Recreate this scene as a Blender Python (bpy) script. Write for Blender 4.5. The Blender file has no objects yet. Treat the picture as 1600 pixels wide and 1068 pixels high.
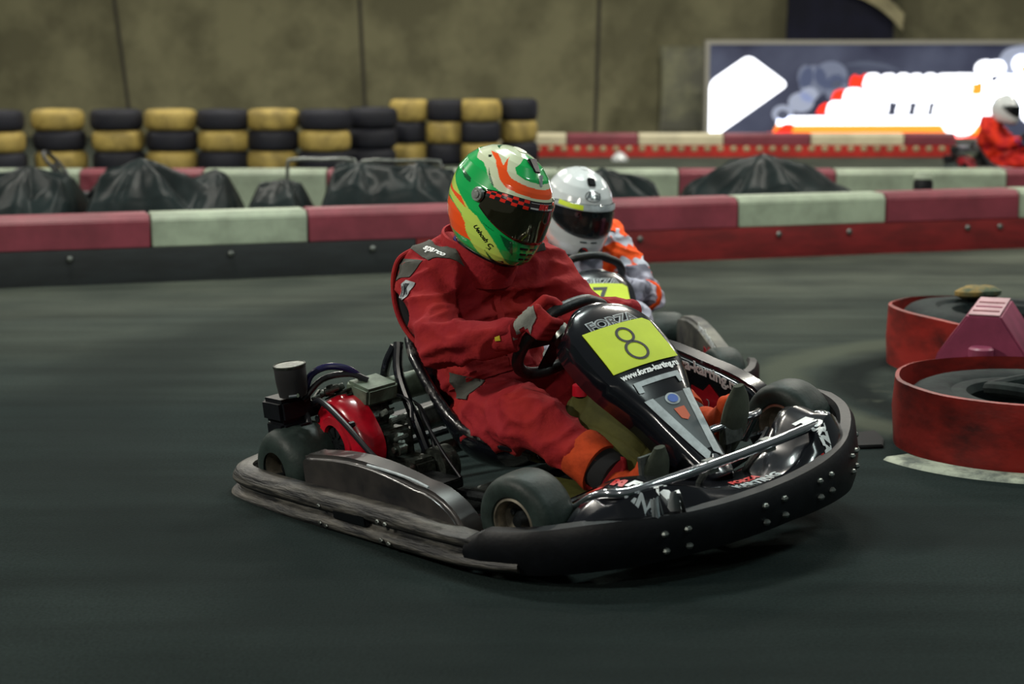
import bpy, math, random
from math import sin, cos, pi, radians
from mathutils import Vector, Matrix, noise
from mathutils.bvhtree import BVHTree
SC = bpy.context.scene
COL = SC.collection

# ------------------------------------------------------------------ camera, world, lamps, exposure
HC, FPX, YH = 1.4, 2800.0, 63.0
PITCH = math.atan((534 - YH) / FPX)
cam = bpy.data.cameras.new('camera'); camo = bpy.data.objects.new('camera', cam); COL.objects.link(camo)
camo.location = (0, 0, HC); camo.rotation_euler = (pi / 2 - PITCH, 0, 0)
cam.sensor_width = 36; cam.lens = FPX / 1600 * 36
cam.clip_end = 200
cam.dof.use_dof = True; cam.dof.focus_distance = 5.35; cam.dof.aperture_fstop = 2.6
SC.camera = camo
w = bpy.data.worlds.new('hall'); SC.world = w; w.use_nodes = True
w.node_tree.nodes['Background'].inputs[0].default_value = (0.75, 0.85, 0.85, 1)
w.node_tree.nodes['Background'].inputs[1].default_value = 0.09
SC.view_settings.view_transform = 'Standard'; SC.view_settings.look = 'None'
SC.view_settings.exposure = 0.0; SC.view_settings.gamma = 1
def lamp(x, y, z, power, sx=0.9, sy=0.25, col=(1, .95, .84), rot=(0, 0, 0)):
    l = bpy.data.lights.new('ceiling_or_fill_lamp', 'AREA'); l.shape = 'RECTANGLE'; l.size = sx; l.size_y = sy
    l.energy = power; l.color = col
    o = bpy.data.objects.new('ceiling_or_fill_lamp', l); COL.objects.link(o); o.location = (x, y, z); o.rotation_euler = rot
for ly in (9.5, 14.5, 20.0):
    for lx in (-7.5, -2.5, 2.5, 7.5):
        lamp(lx, ly, 5.2, 165)
lamp(-5.2, 3.0, 3.6, 215, rot=Vector((-5.2, -2.7, 2.9)).to_track_quat('Z', 'Y').to_euler()); lamp(0.2, 7.6, 4.9, 130, 1.2, .3, (.88, 1, .95)); lamp(4.2, 4.2, 4.9, 110, 1.2, .3, (.85, 1, .96))  # first lamp: unseen floodlight, added and aimed to brighten the driver's sleeve
lamp(-1.2, -1.5, 4.6, 150)  # unseen fill added behind the camera to lift surfaces facing it

# ------------------------------------------------------------------ helpers
def lin(c):
    return c / 12.92 if c <= .04045 else ((c + .055) / 1.055) ** 2.4
def rgb(h):
    h = h.lstrip('#'); return tuple(lin(int(h[i:i + 2], 16) / 255) for i in (0, 2, 4))
def mat(name, col, rough=.5, metal=0, var=0.0, vscale=8, bump=0.0, bscale=30, coat=0, emit=0, alt=None, stretch=(1, 1, 1), attr=None, trans=0, alpha=1, spec=None, vlo=.4, vhi=.6, det=5):
    m = bpy.data.materials.new(name); m.use_nodes = True; nt = m.node_tree; N = nt.nodes; L = nt.links
    b = N['Principled BSDF']
    c = rgb(col) if isinstance(col, str) else col
    b.inputs['Base Color'].default_value = (*c, 1); b.inputs['Roughness'].default_value = rough; b.inputs['Metallic'].default_value = metal
    b.inputs['Coat Weight'].default_value = coat; b.inputs['Coat Roughness'].default_value = .05
    if spec is not None: b.inputs['Specular IOR Level'].default_value = spec
    if trans: b.inputs['Transmission Weight'].default_value = trans
    if alpha < 1: b.inputs['Alpha'].default_value = alpha
    if emit:
        b.inputs['Emission Color'].default_value = (*c, 1); b.inputs['Emission Strength'].default_value = emit
    src = None
    if attr:
        a = N.new('ShaderNodeVertexColor'); a.layer_name = attr; src = a.outputs['Color']; L.new(src, b.inputs['Base Color'])
    if var or bump or alt:
        tc = N.new('ShaderNodeTexCoord'); mp = N.new('ShaderNodeMapping'); mp.inputs['Scale'].default_value = stretch
        L.new(tc.outputs['Object'], mp.inputs['Vector'])
    if var or alt:
        n = N.new('ShaderNodeTexNoise'); n.inputs['Scale'].default_value = vscale; n.inputs['Detail'].default_value = det; n.inputs['Roughness'].default_value = .65
        L.new(mp.outputs[0], n.inputs['Vector'])
        r = N.new('ShaderNodeValToRGB'); L.new(n.outputs['Fac'], r.inputs[0])
        r.color_ramp.elements[0].position = vlo; r.color_ramp.elements[1].position = vhi
        if alt:
            a2 = rgb(alt) if isinstance(alt, str) else alt
            r.color_ramp.elements[0].color = (*c, 1); r.color_ramp.elements[1].color = (*a2, 1)
            L.new(r.outputs[0], b.inputs['Base Color'])
        else:
            r.color_ramp.elements[0].color = (1 - var,) * 3 + (1,); r.color_ramp.elements[1].color = (1 + var * .5,) * 3 + (1,)
            mx = N.new('ShaderNodeMixRGB'); mx.blend_type = 'MULTIPLY'; mx.inputs[0].default_value = 1
            if src: L.new(src, mx.inputs[1])
            else: mx.inputs[1].default_value = (*c, 1)
            L.new(r.outputs[0], mx.inputs[2]); L.new(mx.outputs[0], b.inputs['Base Color'])
    if bump:
        n2 = N.new('ShaderNodeTexNoise'); n2.inputs['Scale'].default_value = bscale; n2.inputs['Detail'].default_value = 6
        L.new(mp.outputs[0], n2.inputs['Vector'])
        bp = N.new('ShaderNodeBump'); bp.inputs['Strength'].default_value = bump; bp.inputs['Distance'].default_value = .02
        L.new(n2.outputs['Fac'], bp.inputs['Height']); L.new(bp.outputs[0], b.inputs['Normal'])
    return m

def cat_rom(pts, n=6, closed=False):
    pts = [Vector(p) for p in pts]
    if len(pts) < 3: 
        return pts
    out = []; N = len(pts)
    segs = N if closed else N - 1
    for i in range(segs):
        if closed: p0, p1, p2, p3 = pts[(i - 1) % N], pts[i], pts[(i + 1) % N], pts[(i + 2) % N]
        else:
            p1, p2 = pts[i], pts[i + 1]
            p0 = pts[i - 1] if i > 0 else 2 * p1 - p2
            p3 = pts[i + 2] if i + 2 < N else 2 * p2 - p1
        for k in range(n):
            t = k / n; t2 = t * t; t3 = t2 * t
            out.append(.5 * ((2 * p1) + (-p0 + p2) * t + (2 * p0 - 5 * p1 + 4 * p2 - p3) * t2 + (-p0 + 3 * p1 - 3 * p2 + p3) * t3))
    if not closed: out.append(pts[-1])
    return out
def V(*a): return Vector(a)
class MB:
    def __init__(s): s.v = []; s.f = []; s.mi = []; s.cm = 0
    def add(s, vs, fs):
        o = len(s.v); s.v += [tuple(p) for p in vs]; s.f += [tuple(i + o for i in f) for f in fs]; s.mi += [s.cm] * len(fs); return s
    def box(s, c, d, rot=None, taper=1):
        vs = []
        for z in (-1, 1):
            k = taper if z > 0 else 1
            for x, y in ((-1, -1), (1, -1), (1, 1), (-1, 1)):
                p = V(x * d[0] / 2 * k, y * d[1] / 2 * k, z * d[2] / 2)
                if rot: p = rot @ p
                vs.append(p + Vector(c))
        return s.add(vs, [(3, 2, 1, 0), (4, 5, 6, 7), (0, 1, 5, 4), (1, 2, 6, 5), (2, 3, 7, 6), (3, 0, 4, 7)])
    def tube(s, pts, r, seg=10, smooth=0, closed=False, caps=True, flat=1.0):
        pts = cat_rom(pts, smooth, closed) if smooth else [Vector(p) for p in pts]
        n = len(pts); rr = r if isinstance(r, (list, tuple)) else None
        def rad(i):
            if not rr: return r
            t = i / max(1, n - 1) * (len(rr) - 1); k = min(int(t), len(rr) - 2); return rr[k] + (rr[k + 1] - rr[k]) * (t - k)
        tan = []
        for i in range(n):
            a = pts[(i - 1) % n] if (closed or i > 0) else pts[i]; b = pts[(i + 1) % n] if (closed or i < n - 1) else pts[i]
            tan.append((b - a).normalized())
        t0 = tan[0]; u = t0.cross(V(0, 0, 1))
        if u.length < .1: u = t0.cross(V(0, 1, 0))
        u.normalize(); vs = []; fs = []
        for i in range(n):
            t = tan[i]; u = (u - t * u.dot(t)).normalized(); w_ = t.cross(u)
            for k in range(seg):
                a = 2 * pi * k / seg; vs.append(pts[i] + (u * cos(a) + w_ * sin(a) * flat) * rad(i))
        m = n if closed else n - 1
        for i in range(m):
            j = (i + 1) % n
            for k in range(seg):
                k2 = (k + 1) % seg; fs.append((i * seg + k, i * seg + k2, j * seg + k2, j * seg + k))
        if caps and not closed:
            fs.append(tuple(reversed(range(seg)))); fs.append(tuple((n - 1) * seg + k for k in range(seg)))
        return s.add(vs, fs)
    def cyl(s, a, b, r, r2=None, seg=20):
        return s.tube([a, b], [r, r if r2 is None else r2], seg)
    def lathe(s, prof, c=(0, 0, 0), axis='z', seg=32, a0=0, a1=2 * pi, rot=None):
        full = abs(a1 - a0 - 2 * pi) < 1e-6; n = seg if full else seg + 1; vs = []; fs = []
        for (r, h) in prof:
            for k in range(n):
                a = a0 + (a1 - a0) * k / seg; p = V(r * cos(a), r * sin(a), h)
                if axis == 'y': p = V(p.x, p.z, -p.y)
                elif axis == 'x': p = V(p.z, p.x, p.y)
                if rot: p = rot @ p
                vs.append(p + Vector(c))
        for i in range(len(prof) - 1):
            for k in range(n if full else n - 1):
                k2 = (k + 1) % n; fs.append((i * n + k, i * n + k2, (i + 1) * n + k2, (i + 1) * n + k))
        return s.add(vs, fs)
    def loft(s, rings, closed_ring=True, cap0=True, cap1=True):
        n = len(rings[0]); vs = [p for r in rings for p in r]; fs = []
        for i in range(len(rings) - 1):
            for k in range(n if closed_ring else n - 1):
                k2 = (k + 1) % n; fs.append((i * n + k, i * n + k2, (i + 1) * n + k2, (i + 1) * n + k))
        if cap0: fs.append(tuple(reversed(range(n))))
        if cap1: fs.append(tuple((len(rings) - 1) * n + k for k in range(n)))
        return s.add(vs, fs)
    def sweep(s, path, prof, closed=False, caps=True):
        """path: plan points (x, y, dz, scale); prof: closed outline of (outward, z)"""
        n = len(path); rings = []
        for i in range(n):
            a = Vector(path[(i - 1) % n][:2] if (closed or i) else path[i][:2]); b = Vector(path[(i + 1) % n][:2] if (closed or i < n - 1) else path[i][:2])
            t = (b - a).normalized(); o = V(t.y, -t.x)
            pr = prof(i / (n - 1)) if callable(prof) else prof
            rings.append([V(path[i][0] + o.x * q[0], path[i][1] + o.y * q[0], path[i][2] + q[1]) for q in pr])
        if closed: rings.append(rings[0])
        return s.loft(rings, True, caps and not closed, caps and not closed)
    def prism(s, outline, d, origin=(0, 0, 0), ex=(1, 0, 0), ey=(0, 0, 1)):
        """outline in the (ex, ey) plane, extruded by vector d"""
        ex, ey, d, o = Vector(ex), Vector(ey), Vector(d), Vector(origin)
        a = [o + ex * p[0] + ey * p[1] for p in outline]; n = len(a)
        fs = [tuple(range(n)), tuple(reversed(range(n, 2 * n)))] + [(i, n + i, n + (i + 1) % n, (i + 1) % n) for i in range(n)]
        return s.add(a + [p + d for p in a], fs)
    def ball(s, c, r, seg=16, rot=None):
        r = (r, r, r) if not isinstance(r, (tuple, list)) else r; n = seg; m = seg // 2; vs = []; fs = []
        for i in range(m + 1):
            ph = pi * i / m
            for k in range(n):
                a = 2 * pi * k / n; p = V(r[0] * sin(ph) * cos(a), r[1] * sin(ph) * sin(a), r[2] * cos(ph))
                if rot: p = rot @ p
                vs.append(p + Vector(c))
        for i in range(m):
            for k in range(n):
                fs.append((i * n + k, (i + 1) * n + k, (i + 1) * n + (k + 1) % n, i * n + (k + 1) % n))
        return s.add(vs, fs)
    def capsule(s, a, b, ra, rb=None, seg=16, flat=1.0, up=(0, 0, 1)):
        """limb piece: rounded, tapering, flat<1 squashes along up"""
        a, b = Vector(a), Vector(b); rb = ra if rb is None else rb; t = (b - a); L_ = t.length; t = t.normalized() if L_ > 1e-6 else V(1, 0, 0)
        u = Vector(up); u = (u - t * u.dot(t)); u = u.normalized() if u.length > 1e-3 else t.orthogonal().normalized(); w_ = t.cross(u); rings = []
        st = [(-sin(x), cos(x), 0) for x in (1.45, 1.1, .7, .35, 0)] + [(sin(x), cos(x), 1) for x in (0, .35, .7, 1.1, 1.45)]
        for off, k, e in st:
            r = ra if e == 0 else rb; c = (a if e == 0 else b) + t * off * r
            rings.append([c + (w_ * cos(2 * pi * q / seg) + u * sin(2 * pi * q / seg) * flat) * r * k for q in range(seg)])
        return s.loft(rings)
    def build(s, name, m, parent=None, smooth=True, angle=35, bevel=0, bseg=2, loc=None, merge=True):
        me = bpy.data.meshes.new(name); me.from_pydata(s.v, [], s.f)
        ms = m if isinstance(m, (list, tuple)) else [m]
        for x in ms: me.materials.append(x)
        if len(ms) > 1: me.polygons.foreach_set('material_index', s.mi)
        import bmesh
        bm = bmesh.new(); bm.from_mesh(me)
        if merge: bmesh.ops.remove_doubles(bm, verts=bm.verts, dist=1e-5)
        bmesh.ops.recalc_face_normals(bm, faces=bm.faces)
        if bevel:
            es = [e for e in bm.edges if len(e.link_faces) == 2 and e.calc_face_angle(0) > radians(30)]
            bmesh.ops.bevel(bm, geom=es, offset=bevel, segments=bseg, affect='EDGES', clamp_overlap=True)
        bm.to_mesh(me); bm.free()
        if smooth:
            me.polygons.foreach_set('use_smooth', [True] * len(me.polygons)); me.set_sharp_from_angle(angle=radians(angle))
        o = bpy.data.objects.new(name, me); COL.objects.link(o)
        if parent: o.parent = parent
        if loc: o.location = loc
        return o
def tag(o, label=None, category=None, group=None, kind=None):
    if label: o['label'] = label
    if category: o['category'] = category
    if group: o['group'] = group
    if kind: o['kind'] = kind
    return o
def empty(name, loc=(0, 0, 0), rot=(0, 0, 0)):
    o = bpy.data.objects.new(name, None); COL.objects.link(o); o.location = loc; o.rotation_euler = rot; o.empty_display_size = .1; return o
def copy_tree(o, parent=None):
    c = o.copy(); COL.objects.link(c); c.parent = parent
    for ch in list(o.children): copy_tree(ch, c)
    return c
def text(name, body, size, m, parent, M, extrude=.0008, bold=0.0, shear=0.0, wide=1.0, bend=None, onto=None, lift=.0015):
    """lettering as a mesh; M places its centre, x = reading direction, z = out of the surface"""
    cu = bpy.data.curves.new(name, 'FONT'); cu.body = body; cu.size = size; cu.extrude = 0 if onto else extrude; cu.offset = bold; cu.shear = shear
    cu.align_x = 'CENTER'; cu.align_y = 'CENTER'; cu.resolution_u = 3
    t = bpy.data.objects.new(name, cu); COL.objects.link(t)
    bpy.context.view_layer.update()
    me = bpy.data.meshes.new_from_object(t.evaluated_get(bpy.context.evaluated_depsgraph_get()))
    bpy.data.objects.remove(t); bpy.data.curves.remove(cu)
    for v in me.vertices:
        p = Vector((v.co.x * wide, v.co.y, v.co.z))
        if bend: p = bend(p)
        p = M @ p
        if onto:
            n = (M.to_3x3() @ V(0, 0, 1)).normalized(); h = onto.ray_cast(p + n * .08, -n, .25)
            if h[0] is not None: p = h[0] + n * lift
        v.co = p
    me.materials.clear(); me.materials.append(m)
    o = bpy.data.objects.new(name, me); COL.objects.link(o)
    if parent: o.parent = parent
    return o
def frame(c, ex, ez):
    ex = Vector(ex).normalized(); ez = Vector(ez); ez = (ez - ex * ez.dot(ex)).normalized(); ey = ez.cross(ex)
    M = Matrix((ex, ey, ez)).transposed().to_4x4(); M.translation = Vector(c); return M
def bvh(o):
    me = o.data; return BVHTree.FromPolygons([v.co.copy() for v in me.vertices], [tuple(p.vertices) for p in me.polygons])
def patch(name, outline, m, parent, M, tree, lift=.003, n=14, name_thick=.002):
    """cloth or sticker piece draped over a surface: outline polygon in M's xy plane"""
    import bmesh
    bm = bmesh.new(); vs = [bm.verts.new((p[0], p[1], 0)) for p in outline]; bm.faces.new(vs)
    xs = [p[0] for p in outline]; ys = [p[1] for p in outline]
    for i in range(1, n):
        for (a, lo, hi) in ((0, min(xs), max(xs)), (1, min(ys), max(ys))):
            c = lo + (hi - lo) * i / n; co = [0, 0, 0]; co[a] = c; no = [0, 0, 0]; no[a] = 1
            bmesh.ops.bisect_plane(bm, geom=bm.verts[:] + bm.edges[:] + bm.faces[:], plane_co=co, plane_no=no, dist=1e-5)
    nrm = (M.to_3x3() @ V(0, 0, 1)).normalized()
    gone = []
    for v in bm.verts:
        p = M @ v.co; h = tree.ray_cast(p + nrm * .1, -nrm, .3)
        if h[0] is not None and h[1].dot(nrm) > .02: v.co = h[0] + nrm * lift
        else: gone.append(v)
    if gone and len(gone) < len(bm.verts): bmesh.ops.delete(bm, geom=gone, context='VERTS')
    r = bmesh.ops.extrude_face_region(bm, geom=bm.faces[:])
    for e in r['geom']:
        if isinstance(e, bmesh.types.BMVert): e.co += nrm * name_thick
    bmesh.ops.recalc_face_normals(bm, faces=bm.faces)
    me = bpy.data.meshes.new(name); bm.to_mesh(me); bm.free(); me.materials.append(m)
    me.polygons.foreach_set('use_smooth', [True] * len(me.polygons)); me.set_sharp_from_angle(angle=radians(40))
    o = bpy.data.objects.new(name, me); COL.objects.link(o)
    if parent: o.parent = parent
    return o
def skin(name, mb, m, parent, voxel=.008, smooth=6, wr=None, extra=None):
    """fuse rounded pieces into one continuous surface"""
    o = mb.build(name, m, None, merge=False)
    r = o.modifiers.new('r', 'REMESH'); r.mode = 'VOXEL'; r.voxel_size = voxel
    s = o.modifiers.new('s', 'SMOOTH'); s.iterations = smooth; s.factor = .6
    bpy.context.view_layer.update()
    me = bpy.data.meshes.new_from_object(o.evaluated_get(bpy.context.evaluated_depsgraph_get()))
    old = o.data; o.modifiers.clear(); o.data = me; bpy.data.meshes.remove(old)
    if wr:
        nn = [v.normal.copy() for v in me.vertices]
        for v, q in zip(me.vertices, nn): v.co = v.co + q * wr(v.co, q)
    me.materials.clear()
    for x in (m if isinstance(m, (list, tuple)) else [m]): me.materials.append(x)
    me.polygons.foreach_set('use_smooth', [True] * len(me.polygons))
    if parent: o.parent = parent
    return o
def paint(o, fn, name='paint'):
    me = o.data; ca = me.color_attributes.new(name, 'FLOAT_COLOR', 'POINT')
    for i, v in enumerate(me.vertices):
        c = fn(v.co); ca.data[i].color = (*c, 1)
def inside(p, poly):
    x, y = p; r = False; n = len(poly); j = n - 1
    for i in range(n):
        xi, yi = poly[i]; xj, yj = poly[j]
        if (yi > y) != (yj > y) and x < (xj - xi) * (y - yi) / (yj - yi) + xi: r = not r
        j = i
    return r

# ------------------------------------------------------------------ materials
M = {}
M['black_plastic'] = mat('black plastic', '#0d0f13', .45, spec=.25, var=.3, vscale=14, bump=.04, bscale=60)
M['gloss_black'] = mat('glossy black bodywork', '#101218', .2, coat=.6, bump=.015, bscale=9)
M['scuffed'] = mat('scuffed black plastic', '#101112', .5, alt='#6c6961', vscale=4.5, stretch=(1.3, 1.3, 14), bump=.4, bscale=9, vlo=.44, vhi=.78, det=9)
M['rubber'] = mat('tyre rubber', '#16191a', .62, var=.25, vscale=20, bump=.06, bscale=70)
M['tread'] = mat('worn slick tread', '#26312e', .5, spec=.25, var=.25, vscale=16, bump=.08, bscale=60)
M['rim'] = mat('dull alloy', '#8b8475', .4, .75, var=.3, vscale=20)
M['chrome'] = mat('chrome tube', '#d8dade', .12, 1)
M['steel'] = mat('bare steel', '#7d837f', .38, .85, var=.35, vscale=30, bump=.05)
M['alu'] = mat('cast alloy', '#585e58', .35, .8, var=.5, vscale=40, bump=.12, bscale=80)
M['darkmetal'] = mat('oily dark metal', '#24282a', .42, .6, var=.5, vscale=35, bump=.1)
M['dusty_black'] = mat('dusty black bodywork', '#17171a', .35, alt='#3d3936', vscale=3, coat=.2, vlo=.4, vhi=.7)
M['pale_pod'] = mat('worn pale bodywork', '#6e6d62', .6, alt='#2a2b2c', vscale=2.5)
M['engine_red'] = mat('red fan housing', '#b00d22', .28, coat=.4, var=.3, vscale=12, bump=.04, bscale=25)
M['green_steel'] = mat('greenish steel tank', '#5d6b5c', .5, .3, var=.35, vscale=18)
M['hose'] = mat('black rubber hose', '#14151a', .35)
M['blue_hose'] = mat('dark blue hose', '#161642', .25, coat=.3)
M['grip'] = mat('steering grip', '#15191a', .4, bump=.12, bscale=120)
M['tank'] = mat('olive plastic tank', '#45451f', .75, spec=.2, var=.25, vscale=9, trans=.0)
M['plate'] = mat('acid yellow plate', '#c8dc1e', .55, var=.06, vscale=6)
M['ink'] = mat('dark ink', '#14161f', .5)
M['white_print'] = mat('white print', '#f4f8f8', .45, var=.1, vscale=30)
M['silver_print'] = mat('silver grey print', '#aab4b8', .4, var=.2, vscale=30)
M['red_print'] = mat('red print', '#c2201e', .45, var=.15, vscale=30)
M['orange_print'] = mat('orange print', '#c5552c', .45)
M['blue_print'] = mat('blue print', '#3c62b4', .45)
M['grey_print'] = mat('grey print', '#3a4347', .4)
M['suit_red'] = mat('red suit cloth', '#93222a', .85, alt='#a52b24', vscale=5, bump=.3, bscale=28, spec=.2, vlo=.42, vhi=.75)
M['suit_trim'] = mat('pink red piping', '#c04a48', .8, spec=.2)
M['suit_grey'] = mat('grey suit cloth', '#4e4f4a', .85, bump=.2, spec=.2)
M['suit_fade'] = mat('faded orange red cloth', '#b8431f', .85, var=.25, vscale=12, bump=.2, spec=.2)
M['shoe_sole'] = mat('grey green suede', '#3c4236', .85, var=.25, vscale=14, bump=.15)
M['black_cloth'] = mat('black cloth', '#0c0d10', .9)
M['blue_cloth'] = mat('blue balaclava', '#17206e', .85)
M['glove_grey'] = mat('grey suede', '#848881', .9, var=.2, vscale=24, bump=.15, bscale=90)
M['yellow_tab'] = mat('yellow tab', '#b8a81a', .7)
M['paint'] = mat('painted helmet shell', '#ffffff', .18, coat=1, attr='paint')
M['white_gloss'] = mat('white helmet shell', '#c9cfd0', .22, coat=.8)
M['helmet_black'] = mat('black helmet fittings', '#08090c', .25)
M['visor_dark'] = mat('smoked mirrored visor', '#57523a', .07, .9, coat=1)
M['visor_clear'] = mat('lightly smoked visor', '#141a1e', .04, alpha=.55, coat=1)
M['skin'] = mat('skin', '#b98a70', .6)
M['camo'] = mat('orange and white camouflage cloth', '#f0551c', .8, alt='#b9bcc8', vscale=11, bump=.2, bscale=28, spec=.2, vlo=.51, vhi=.54, det=1)
M['lilac'] = mat('pale lilac grey cloth', '#b7b6c6', .85, alt='#73727f', vscale=9, bump=.2, spec=.2, vlo=.5, vhi=.56, det=1)
M['orange_cloth'] = mat('orange cloth', '#f2531a', .8, bump=.2, spec=.2)
M['far_orange'] = mat('orange red cloth', '#dc361c', .8, alt='#a31822', vscale=7, spec=.2)

# floor: asphalt with rubbered arcs and dusty patches
def asphalt():
    m = mat('asphalt', '#3e4644', .8, bump=.25, bscale=130)
    nt = m.node_tree; N = nt.nodes; L = nt.links; b = N['Principled BSDF']
    b.inputs['Specular IOR Level'].default_value = .03
    tc = N.new('ShaderNodeTexCoord')
    def noise_(sc, det, stretch=(1, 1, 1), rot=0):
        mp = N.new('ShaderNodeMapping'); mp.inputs['Scale'].default_value = stretch; mp.inputs['Rotation'].default_value = (0, 0, rot)
        L.new(tc.outputs['Object'], mp.inputs[0]); n = N.new('ShaderNodeTexNoise'); n.inputs['Scale'].default_value = sc; n.inputs['Detail'].default_value = det
        L.new(mp.outputs[0], n.inputs[0]); return n.outputs['Fac']
    def ramp(src, a, b_, c0, c1):
        r = N.new('ShaderNodeValToRGB'); r.color_ramp.elements[0].position = a; r.color_ramp.elements[1].position = b_
        r.color_ramp.elements[0].color = (*c0, 1); r.color_ramp.elements[1].color = (*c1, 1); L.new(src, r.inputs[0]); return r.outputs[0]
    def mixc(fac, a, b_, bl='MIX'):
        x = N.new('ShaderNodeMixRGB'); x.blend_type = bl
        if isinstance(fac, float): x.inputs[0].default_value = fac
        else: L.new(fac, x.inputs[0])
        for i, q in ((1, a), (2, b_)):
            if isinstance(q, tuple): x.inputs[i].default_value = (*q, 1)
            else: L.new(q, x.inputs[i])
        return x.outputs[0]
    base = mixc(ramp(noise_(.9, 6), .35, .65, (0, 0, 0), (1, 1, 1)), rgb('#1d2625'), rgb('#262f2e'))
    # light falloff put into the colour: asphalt paler towards the barrier, darker near camera
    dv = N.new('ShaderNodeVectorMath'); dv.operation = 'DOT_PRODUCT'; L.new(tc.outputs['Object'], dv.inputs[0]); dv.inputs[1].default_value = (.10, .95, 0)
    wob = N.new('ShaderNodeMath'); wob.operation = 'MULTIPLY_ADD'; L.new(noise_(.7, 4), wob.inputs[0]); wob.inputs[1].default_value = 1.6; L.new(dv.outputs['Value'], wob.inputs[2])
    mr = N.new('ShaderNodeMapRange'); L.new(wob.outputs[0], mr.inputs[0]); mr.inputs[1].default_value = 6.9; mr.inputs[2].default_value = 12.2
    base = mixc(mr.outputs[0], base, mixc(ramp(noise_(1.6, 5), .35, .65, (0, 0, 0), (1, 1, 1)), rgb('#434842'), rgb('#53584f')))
    base = mixc(ramp(noise_(90, 3), .3, .7, (.72,) * 3, (1.3,) * 3), base, base) if False else mixc(1.0, base, ramp(noise_(110, 4), .3, .7, (.7,) * 3, (1.25,) * 3), 'MULTIPLY')
    base = mixc(1.0, base, ramp(noise_(2.0, 5, (.35, 3.0, 1), -.25), .35, .7, (.78,) * 3, (1.12,) * 3), 'MULTIPLY')
    # arcs of rubber round the inner tyre corner
    def ring(cx, cy, r, wdt, rs=9):
        mp = N.new('ShaderNodeMapping'); mp.inputs['Location'].default_value = (-cx, -cy, 0); L.new(tc.outputs['Object'], mp.inputs[0])
        ln = N.new('ShaderNodeVectorMath'); ln.operation = 'LENGTH'; L.new(mp.outputs[0], ln.inputs[0])
        s1 = N.new('ShaderNodeMath'); s1.operation = 'SUBTRACT'; L.new(ln.outputs['Value'], s1.inputs[0]); s1.inputs[1].default_value = r
        ns = noise_(2.2, 3); ad = N.new('ShaderNodeMath'); ad.operation = 'MULTIPLY_ADD'; L.new(ns, ad.inputs[0]); ad.inputs[1].default_value = wdt; L.new(s1.outputs[0], ad.inputs[2])
        ab = N.new('ShaderNodeMath'); ab.operation = 'ABSOLUTE'; L.new(ad.outputs[0], ab.inputs[0])
        mr = N.new('ShaderNodeMapRange'); L.new(ab.outputs[0], mr.inputs[0]); mr.inputs[1].default_value = wdt * .3; mr.inputs[2].default_value = wdt; mr.inputs[3].default_value = 1; mr.inputs[4].default_value = 0
        return mr.outputs[0]
    base = mixc(ring(2.3, 7.2, 1.28, .16), base, rgb('#43483f'))
    base = mixc(ring(2.3, 7.2, .98, .14), base, rgb('#161c1b'))
    for cx, cy, r, wd in ((2.3, 7.2, 2.6, .35), (2.3, 7.2, 4.2, .5)):
        k = N.new('ShaderNodeMath'); k.operation = 'MULTIPLY'; L.new(ring(cx, cy, r, wd), k.inputs[0]); k.inputs[1].default_value = .45
        base = mixc(k.outputs[0], base, rgb('#181e1e'))
    dust = ramp(noise_(5, 6), .55, .72, (0, 0, 0), (1, 1, 1))
    k = N.new('ShaderNodeMath'); k.operation = 'MULTIPLY'; L.new(dust, k.inputs[0]); L.new(ring(2.3, 6.6, .8, .8), k.inputs[1])
    base = mixc(k.outputs[0], base, rgb('#4b4f45'))
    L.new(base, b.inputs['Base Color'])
    return m
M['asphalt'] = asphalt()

# ------------------------------------------------------------------ setting
M['tarp'] = mat('grey brown tarpaulin wall', '#817e62', .8, var=.3, vscale=.9, bump=.15, bscale=14, spec=.2)
M['tarp_seam'] = mat('dark seam tape', '#3f3c33', .85)
M['pale_sheet'] = mat('pale plastic sheet', '#8b8b70', .6, alt='#68685a', vscale=1.6, spec=.3)
M['navy'] = mat('dark navy cloth', '#15172a', .9, var=.3, vscale=2)
M['cream'] = mat('cream cloth', '#a8a07c', .8, var=.2, vscale=3)
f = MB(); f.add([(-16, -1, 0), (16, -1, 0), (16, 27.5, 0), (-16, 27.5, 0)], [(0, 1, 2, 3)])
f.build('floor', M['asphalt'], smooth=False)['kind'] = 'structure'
def fold(x, z):
    d = .05 * sin(x * 1.3 + z * .35) + .03 * sin(x * 3.1 - z * .8 + 1)
    for c, k, s, a in ((-5.6, -.1, .25, .10), (-4.6, .35, .18, .05), (-2.15, -.05, .2, .10), (-1.5, .5, .25, .06), (1.23, .03, .22, .12), (1.75, .45, .15, .08), (2.6, .2, .2, .06), (-7.5, .2, .3, .07), (6.3, -.2, .3, .07), (4.4, .3, .2, .05), (8.0, .1, .3, .1)):
        d -= a * math.exp(-((x - c - k * (z - 1)) / s) ** 2)
    return d + .03 * noise.noise(V(x * .8, 0, z * .8))
g = MB(); nx, nz = 420, 40; vs = []
for j in range(nz + 1):
    for i in range(nx + 1):
        x = -16 + 32 * i / nx; z = 6 * j / nz; vs.append((x, 26.6 + fold(x, z), z))
g.add(vs, [(j * (nx + 1) + i, j * (nx + 1) + i + 1, (j + 1) * (nx + 1) + i + 1, (j + 1) * (nx + 1) + i) for j in range(nz) for i in range(nx)])
g.build('wall_back', M['tarp'], angle=60)['kind'] = 'structure'
for n_, (x0, x1) in enumerate(((-5.58, -5.78), (-2.14, -2.21), (1.22, 1.27), (-9.1, -9.0))):
    s = MB(); r = []
    for k in range(25):
        z = k * .25; x = x0 + (x1 - x0) * z / 2; y = 26.6 + fold(x, z) - .012
        r.append([V(x - .025, y, z), V(x + .025, y, z), V(x + .025, y + .02, z), V(x - .025, y + .02, z)])
    s.loft(r); o = s.build('trim_%d' % (n_ + 1), M['tarp_seam']); o['kind'] = 'structure'
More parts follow.
